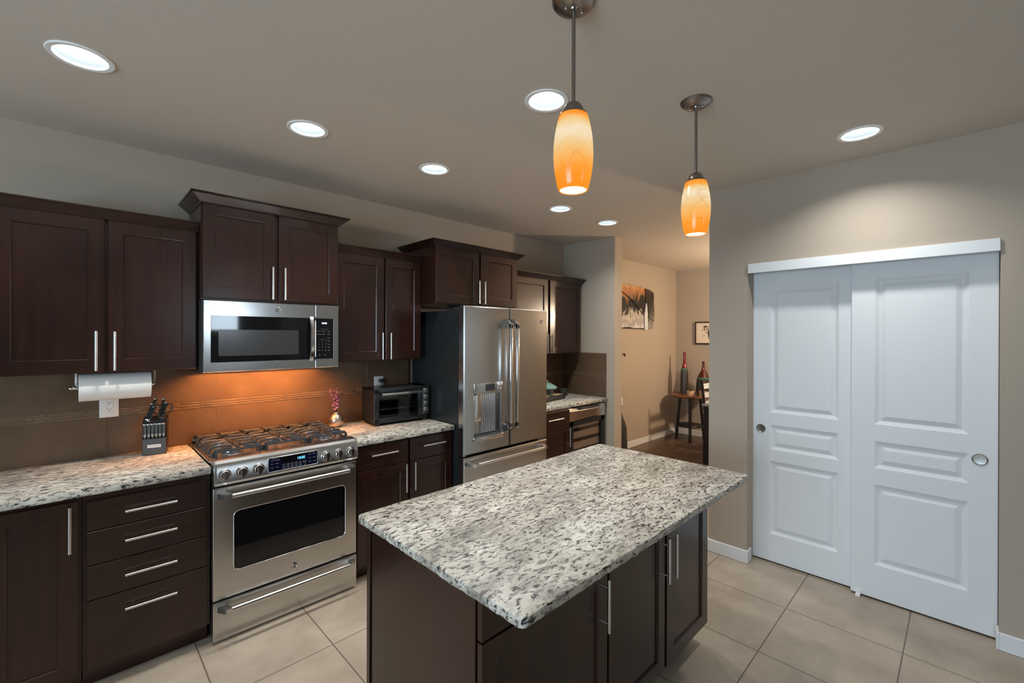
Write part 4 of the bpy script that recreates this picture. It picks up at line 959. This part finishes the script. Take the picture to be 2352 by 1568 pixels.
def vase():
    x, y, z = 1.4145, -0.108, 0.914
    mb = MB().lathe([(0.0, 0.0), (0.028, 0.0), (0.042, 0.011), (0.050, 0.032), (0.0505, 0.050), (0.046, 0.069), (0.036, 0.085), (0.023, 0.097), (0.0135, 0.103), (0.0115, 0.106), (0.0125, 0.109), (0.0095, 0.109), (0.0095, 0.100), (0.012, 0.09), (0.0, 0.05)], (x, y, z), 36, caps=False)
    tag(mb.build('bud_vase', 'vase', org=(x, y, z)), 'small rounded silver bud vase on the counter right of the range', 'vase')
    R = thing('dried_flowers', 'sprig of dried purple flowers in the silver bud vase', 'flowers', (x, y, z + 0.105)); rng = random.Random(11)
    tops = []
    for k in range(9):
        a = rng.uniform(0, 2 * PI); s = rng.uniform(0.008, 0.038); h = rng.uniform(0.09, 0.18)
        p0_ = Vector((x + 0.004 * math.cos(a), y + 0.004 * math.sin(a), z + 0.085)); p2 = Vector((x - 0.006 + s * math.cos(a), y + s * math.sin(a), z + 0.105 + h)); p1 = (p0_ + p2) / 2 + Vector((0.3 * (p0_.x - p2.x), 0.3 * (p0_.y - p2.y), 0.02))
        pts = [p0_ * (1 - t) ** 2 + p1 * 2 * t * (1 - t) + p2 * t * t for t in (0, .25, .5, .75, 1)]
        MB().tube(pts, [0.0015, 0.0013, 0.0012, 0.001, 0.0007], n=6).build('stem', 'stem', R)
        for t in (0.35, 0.5, 0.62, 0.74, 0.86, 1.0):
            for j in range(2):
                q = p0_ * (1 - t) ** 2 + p1 * 2 * t * (1 - t) + p2 * t * t + Vector((rng.gauss(0, 0.009), rng.gauss(0, 0.009), rng.gauss(0, 0.007))); tops.append((q, (0.0095 if t < 0.8 else 0.006) * rng.uniform(0.7, 1.15)))
    for i, (q, r_) in enumerate(tops):
        if i >= 95: break
        MB().ball(q, r_, r_ * 0.8, r_ * 0.9, 8, 6).build('blossom', 'purple2' if i % 4 == 0 else 'purple', R)
vase()

def tea():
    z = 0.914; th = 0.165
    o = Vector((3.372, -0.402, z)); u = Vector((math.cos(th), math.sin(th), 0)); v = Vector((-u.y, u.x, 0)); P = lambda a, b, c: o + u * a + v * b + Vector((0, 0, c))
    R = thing('tea_tray', 'black tea tray with a bamboo slat top on the far counter', 'tray', o); W_, D = 0.415, 0.255
    mb = MB()
    for b in ((0, W_, 0, 0.014, 0, 0.05), (0, W_, D - 0.014, D, 0, 0.05), (0, 0.014, 0, D, 0, 0.05), (W_ - 0.014, W_, 0, D, 0, 0.05), (0, W_, 0, D, 0, 0.012)): mb.box(*b, r=0.002, seg=1, P=P)
    mb.build('tray_frame', 'black', R)
    mb = MB()
    for k in range(9): mb.box(0.015, W_ - 0.015, 0.0155 + k * 0.0253, 0.0385 + k * 0.0253, 0.012, 0.049, P=P)
    mb.build('bamboo_slats', 'bamboo', R)
    zt = z + 0.0495
    c = P(0.243, 0.120, 0)
    T = thing('teapot', 'celadon green teapot with a dark hoop handle on the tea tray', 'teapot', (c.x, c.y, zt))
    MB().lathe([(0.0, zt), (0.060, zt), (0.064, zt + 0.012), (0.068, zt + 0.035), (0.064, zt + 0.050), (0.0, zt + 0.05)], (c.x, c.y, 0), 36, caps=False).build('warmer_base', 'pot', T)
    MB().lathe([(0.0, zt + 0.0505), (0.065, zt + 0.052), (0.100, zt + 0.066), (0.108, zt + 0.076), (0.100, zt + 0.085), (0.075, zt + 0.102), (0.052, zt + 0.112), (0.050, zt + 0.112)], (c.x, c.y, 0), 40, caps=False).build('pot_body', 'teal', T)
    Ld = MB().lathe([(0.051, zt + 0.1125), (0.050, zt + 0.118), (0.030, zt + 0.124), (0.010, zt + 0.126), (0.0, zt + 0.126)], (c.x, c.y, 0), 32, caps=False).build('lid', 'teal', T)
    MB().lathe([(0.007, zt + 0.126), (0.006, zt + 0.133), (0.011, zt + 0.140), (0.008, zt + 0.148), (0.0, zt + 0.149)], (c.x, c.y, 0), 16, caps=False).build('lid_knob', 'bar', Ld)
    hp = [Vector((c.x, c.y, zt + 0.112)) + u * (0.062 * math.cos(a)) + Vector((0, 0, 0.105 * math.sin(a))) for a in [PI * k / 20 for k in range(21)]]
    MB().tube(hp, 0.0055, n=10).build('hoop_handle', 'twig', T)
    c = Vector((3.985, -0.135, 0)); zt = 0.914
    T = thing('sugar_bowl', 'dark lidded stoneware bowl on a saucer behind the tea tray', 'bowl', (c.x, c.y, zt))
    MB().lathe([(0.0, zt), (0.060, zt), (0.062, zt + 0.005), (0.030, zt + 0.008), (0.0, zt + 0.008)], (c.x, c.y, 0), 32, caps=False).build('saucer', 'pot', T)
    MB().lathe([(0.0, zt + 0.008), (0.040, zt + 0.008), (0.046, zt + 0.02), (0.049, zt + 0.062), (0.047, zt + 0.066), (0.0, zt + 0.064)], (c.x, c.y, 0), 32, caps=False).build('bowl_body', 'pot', T)
    MB().lathe([(0.050, zt + 0.067), (0.048, zt + 0.072), (0.020, zt + 0.077), (0.004, zt + 0.079), (0.007, zt + 0.088), (0.0, zt + 0.091)], (c.x, c.y, 0), 32, caps=False).build('lid', 'pot', T)
    mb = MB(); a, b = P(0.358, 0.085, 0.0555), P(0.492, 0.155, 0.062); mb.tube([a, a.lerp(b, 0.3), a.lerp(b, 0.6), b], [0.006, 0.0045, 0.006, 0.0075], n=10); 
    tag(mb.build('tea_scoop', 'black', org=tuple(a)), 'slim black tea scoop laid over the corner of the tea tray', 'scoop')
    zt = z + 0.0495
    c = P(0.18, 0.045, 0)
    mb = MB().lathe([(0.0, zt), (0.022, zt), (0.045, zt + 0.008), (0.050, zt + 0.013), (0.047, zt + 0.013), (0.02, zt + 0.004), (0.0, zt + 0.004)], (c.x, c.y, 0), 28, caps=False)
    tag(mb.build('saucer', 'teal', org=(c.x, c.y, zt)), 'small pale green saucer on the tea tray in front of the teapot', 'saucer')
    c = P(0.135, 0.15, 0)
    mb = MB().lathe([(0.0, zt), (0.022, zt), (0.028, zt + 0.02), (0.038, zt + 0.05), (0.036, zt + 0.05), (0.024, zt + 0.01), (0.0, zt + 0.008)], (c.x, c.y, 0), 28, caps=False)
    tag(mb.build('tea_cup', 'greyglaze', org=(c.x, c.y, zt)), 'small grey tea cup on the tea tray left of the teapot', 'cup')
tea()

# ------------------------------------------------------------------ dining room
def dining():
    # abstract relief artwork
    P = KF(-0.001); R = thing('wall_art', 'abstract relief artwork with irregular outline in rust, black and silver', 'artwork', (5.8, -0.01, 1.7))
    def art(stops, sc, name, dist=1.0, hz=True):
        m = mat(name, (0.5, 0.5, 0.5), 0.35); t = m.node_tree; b = t.nodes['Principled BSDF']
        n = node(t, 'ShaderNodeTexNoise', Scale=sc, Detail=5.0, Distortion=dist); t.links.new(coords(t, (1, 1, 0.5)), n.inputs['Vector'])
        tc = t.nodes.new('ShaderNodeTexCoord'); sp = t.nodes.new('ShaderNodeSeparateXYZ'); t.links.new(tc.outputs['Object'], sp.inputs[0])
        mr = node(t, 'ShaderNodeMapRange'); mr.inputs[1].default_value = -0.02; mr.inputs[2].default_value = 0.62; t.links.new(sp.outputs[2], mr.inputs[0])
        ad = node(t, 'ShaderNodeMath', operation='MULTIPLY_ADD'); t.links.new(n.outputs[0], ad.inputs[0]); ad.inputs[1].default_value = 0.9; t.links.new(mr.outputs[0], ad.inputs[2])
        sb = node(t, 'ShaderNodeMath', operation='SUBTRACT'); t.links.new(ad.outputs[0], sb.inputs[0]); sb.inputs[1].default_value = 0.45
        r = ramp(t, stops); t.links.new(sb.outputs[0], r.inputs[0]); t.links.new(r.outputs[0], b.inputs['Base Color']); M[name] = m
    art([(0.0, srgb(210, 214, 218)), (0.18, srgb(150, 148, 146)), (0.30, srgb(196, 190, 180)), (0.42, srgb(30, 30, 32)), (0.60, srgb(26, 26, 26)), (0.72, srgb(150, 108, 74)), (0.88, srgb(178, 120, 78)), (1.0, srgb(206, 170, 120))], 5.5, 'art_left', 1.6)
    art([(0.0, srgb(170, 166, 158)), (0.25, srgb(110, 106, 100)), (0.45, srgb(60, 58, 54)), (0.65, srgb(30, 29, 28)), (0.85, srgb(70, 44, 36)), (1.0, srgb(110, 66, 48))], 5.0, 'art_right', 1.2)
    MB().prism([(5.365, 1.690), (6.02, 1.682), (6.19, 1.69), (6.19, 1.82), (6.24, 1.835), (6.245, 2.0), (6.215, 2.10), (6.225, 2.24), (6.20, 2.27), (5.90, 2.302), (5.365, 2.31)], 0.0, 0.014, P).build('back_plate', 'darkframe', R)
    MB().prism([(5.375, 1.70), (5.55, 1.712), (5.72, 1.697), (5.985, 1.70), (5.975, 1.88), (5.86, 1.95), (5.60, 2.10), (5.375, 2.19)], 0.014, 0.024, P).build('lower_left_plate', 'art_left', R)
    MB().prism([(5.375, 2.205), (5.61, 2.115), (5.87, 1.965), (5.985, 1.90), (6.02, 2.02), (6.0, 2.285), (5.88, 2.297), (5.375, 2.302)], 0.014, 0.027, P).build('upper_left_plate', 'art_left', R)
    MB().prism([(6.0, 1.678), (6.095, 1.678), (6.085, 1.90), (6.07, 2.02), (6.05, 2.075), (6.03, 2.04), (5.992, 1.89)], 0.014, 0.032, P).build('white_wedge', 'slat', R)
    MB().prism([(6.10, 1.695), (6.255, 1.69), (6.255, 1.815), (6.105, 1.865)], 0.014, 0.024, P).build('lower_right_plate', 'art_right', R)
    MB().prism([(6.10, 1.872), (6.285, 1.808), (6.29, 1.97), (6.265, 2.08), (6.272, 2.215), (6.255, 2.242), (6.012, 2.285), (6.03, 2.08), (6.085, 2.03)], 0.014, 0.030, P).build('upper_right_plate', 'art_right', R)
    # framed print
    Q = CF(XD - 0.0015); R = thing('framed_print', 'small framed ink print on the far dining wall', 'picture', (XD - 0.01, -0.57, 1.46)); a, b, c, d = 0.325, 0.815, 1.457, 1.812
    mb = MB()
    for e in ((a, a + 0.02, c, d), (b - 0.02, b, c, d), (a, b, c, c + 0.02), (a, b, d - 0.02, d)): mb.box(*e, 0.0, 0.028, r=0.003, seg=1, P=Q)
    mb.build('frame', 'darkframe', R); Mt = MB().box(a + 0.018, b - 0.018, c + 0.018, d - 0.018, 0.004, 0.014, P=Q).build('mat_board', 'mat_board', R)
    rng = random.Random(5); mb = MB()
    for k in range(60):
        u = rng.uniform(0.435, 0.70); v = rng.uniform(1.535, 1.735); w = rng.choice([0.006, 0.012, 0.03]); h = rng.choice([0.02, 0.05, 0.006]); mb.box(u, u + w, v, v + h, 0.0142, 0.0146 + 0.0002 * (k % 3), P=Q)
    mb.build('ink_drawing', 'ink', Mt)
    # side table
    cx, cy, zt = 6.745, -0.385, 0.695; vd = Vector((0.916, 0.40, 0)); lt = Vector((-0.40, 0.916, 0)); cc = Vector((cx, cy, 0))
    R = thing('side_table', 'round brown topped side table with black splayed legs in the dining corner', 'table', (cx, cy, 0))
    MB().lathe([(0.0, zt - 0.035), (0.275, zt - 0.035), (0.292, zt - 0.024), (0.295, zt - 0.01), (0.288, zt), (0.0, zt)], (cx, cy, 0), 48, caps=False).build('tabletop', 'tabletop', R)
    MB().lathe([(0.0, 0.21), (0.185, 0.21), (0.19, 0.225), (0.185, 0.235), (0.0, 0.235)], (cx, cy, 0), 40, caps=False).build('shelf', 'blackwood', R)
    for d_ in (-vd * 0.19, lt * 0.185 + vd * 0.02, -lt * 0.185 + vd * 0.02, vd * 0.19):
        t0 = cc + d_ * 0.78 + Vector((0, 0, zt - 0.034)); b0 = cc + d_ * 1.08 + Vector((0, 0, 0.0)); MB().tube([b0, t0], [0.021, 0.026], n=4).build('leg', 'blackwood', R)
    def bottle(p, prof, zb, zn, mneck, label, name='bottle_vase'):
        T = thing(name, label, 'vase', (p.x, p.y, zt)); low = [q for q in prof if q[1] <= zb]; hi = [q for q in prof if q[1] >= zb]
        MB().lathe([(0, 0)] + low, (p.x, p.y, zt), 32, caps=False).build('vase_body', 'greyglaze', T)
        MB().lathe(hi + [(hi[-1][0] - 0.006, hi[-1][1]), (hi[-1][0] - 0.007, hi[-1][1] - 0.05)], (p.x, p.y, zt), 32, caps=False).build('vase_neck', mneck, T)
        r_ = hi[0][0]; MB().lathe([(r_ - 0.001, zb - 0.014), (r_ + 0.004, zb - 0.012), (r_ + 0.004, zb + 0.004), (r_ - 0.001, zb + 0.006)], (p.x, p.y, zt), 32, caps=False).build('glaze_band', 'tealband', T)
    def at(lat, dep): return cc - lt * lat + vd * dep
    bottle(at(-0.085, 0.06), [(0.062, 0), (0.064, 0.02), (0.058, 0.30), (0.046, 0.385), (0.040, 0.40), (0.030, 0.44), (0.022, 0.48), (0.018, 0.62), (0.020, 0.64)], 0.385, 0.48, 'redglaze', 'tall narrow bottle vase with red neck on the side table')
    bottle(at(0.185, 0.03), [(0.09, 0), (0.10, 0.03), (0.105, 0.12), (0.092, 0.24), (0.085, 0.26), (0.060, 0.32), (0.028, 0.37), (0.018, 0.42), (0.016, 0.49), (0.018, 0.505)], 0.255, 0.4, 'oxblood', 'squat wide bottle vase with dark red neck on the side table')
    for i, (la, de) in enumerate(((0.005, -0.19), (0.17, -0.14))):
        p = at(la, de); T = thing('potted_succulent', ['small succulent in a pale pot in front of the tall bottle vase', 'small succulent in a pale pot in front of the squat bottle vase'][i], 'plant', (p.x, p.y, zt), 'small potted succulents')
        MB().lathe([(0, 0), (0.048, 0), (0.054, 0.075), (0.048, 0.075), (0.046, 0.06), (0, 0.06)], (p.x, p.y, zt), 28, caps=False).build('pot', 'terra', T)
        rng = random.Random(i); mb = MB()
        for k in range(14):
            a_ = rng.uniform(0, 6.28); L = rng.uniform(0.03, 0.06); e = Vector((p.x + L * 0.7 * math.cos(a_), p.y + L * 0.7 * math.sin(a_), zt + 0.062 + L)); mb.tube([(p.x, p.y, zt + 0.058), (p.x + 0.4 * (e.x - p.x), p.y + 0.4 * (e.y - p.y), zt + 0.058 + L * 0.6), e], [0.006, 0.008, 0.002], n=6)
        mb.build('leaves', 'plant', T)
    # dining table corner and chair
    R = thing('dining_table', 'dark dining table, only its corner showing past the closet wall', 'table', (5.83, -1.75, 0)); tx0, tx1, ty0, ty1 = 5.585, 6.08, -1.04, -2.5
    MB().box(tx0, tx1, ty1, ty0, 0.712, 0.74, r=0.006).build('tabletop', 'glint_grey', R)
    MB().box(tx0 + 0.03, tx1 - 0.03, ty1 + 0.03, ty0 - 0.03, 0.62, 0.712).build('apron', 'blackwood', R)
    for x in (tx0 + 0.05, tx1 - 0.05):
        for y in (ty0 - 0.05, ty1 + 0.05): MB().box(x - 0.035, x + 0.035, y - 0.035, y + 0.035, 0, 0.62).build('leg', 'blackwood', R)
    bx, by = 6.345, -1.06
    R = thing('dining_chair', 'dark dining chair with pale back slats beyond the dining table corner', 'chair', (bx, by, 0))
    P2 = lambda a, b, c: (bx + a, by + b, c)
    for s in (-1, 1):
        MB().tube([P2(s * 0.20, 0.21, 0), P2(s * 0.20, 0.19, 0.45), P2(s * 0.20, 0.25, 0.98)], 0.02, n=4).build('back_post', 'blackwood', R)
        MB().tube([P2(s * 0.20, -0.19, 0), P2(s * 0.20, -0.19, 0.44)], 0.02, n=4).build('leg', 'blackwood', R)
    MB().box(bx - 0.22, bx + 0.22, by - 0.22, by + 0.20, 0.44, 0.475, r=0.01).build('seat', 'blackwood', R)
    for z_ in (0.62, 0.74, 0.86):
        yy = by + 0.19 + 0.06 * (z_ - 0.45) / 0.53; MB().box(bx - 0.19, bx + 0.19, yy - 0.008, yy + 0.008, z_, z_ + 0.07).build('back_slat', 'slat', R)
    # floor vase with a dark red branch behind the return wall
    R = thing('floor_vase', 'dark floor vase behind the return wall, one red leaf tip showing', 'vase', (4.86, -0.30, 0))
    MB().lathe([(0.0, 0), (0.09, 0), (0.12, 0.15), (0.11, 0.45), (0.05, 0.62), (0.045, 0.70), (0.055, 0.72), (0.04, 0.70), (0.0, 0.6)], (4.86, -0.30, 0), 28, caps=False).build('vase_body', 'pot', R)
    mb = MB(); mb.tube([(4.86, -0.30, 0.62), (4.88, -0.30, 1.1), (4.93, -0.30, 1.33), (4.985, -0.30, 1.362)], 0.004, n=6); mb.tube([(4.985, -0.30, 1.362), (5.005, -0.30, 1.352), (5.03, -0.30, 1.318)], [0.004, 0.016, 0.002], n=8); mb.build('branch', 'twig', R)
    Pw = KF(0); MB()
    R = thing('wall_switch', 'small white switch plate low on the dining wall', 'switch', (5.42, -0.005, 0.62)); MB().box(5.37, 5.448, 0.61, 0.73, 0.0, 0.006, r=0.002, P=Pw).build('cover_plate', 'whiteplastic', R); MB().box(5.395, 5.425, 0.645, 0.695, 0.006, 0.010, r=0.001, P=Pw).build('rocker', 'whiteplastic', R)
    # the dining room's own lamp, out of sight behind the closet
    R = thing('dining_chandelier', 'warm chandelier over the dining table, hidden behind the closet wall', 'chandelier', (6.05, -2.3, ZC))
    MB().cyl((6.05, -2.3, ZC), (6.05, -2.3, 2.0), 0.01).lathe([(0.0, -0.0), (0.07, 0), (0.07, -0.02), (0.0, -0.025)], (6.05, -2.3, ZC), 24, caps=False).build('rod', 'nickel', R)
    MB().ball((6.05, -2.3, 1.92), 0.06, n=20, m=14).build('bulb', emis('dining_bulb', (1.0, 0.76, 0.53), 900.0), R)
dining()
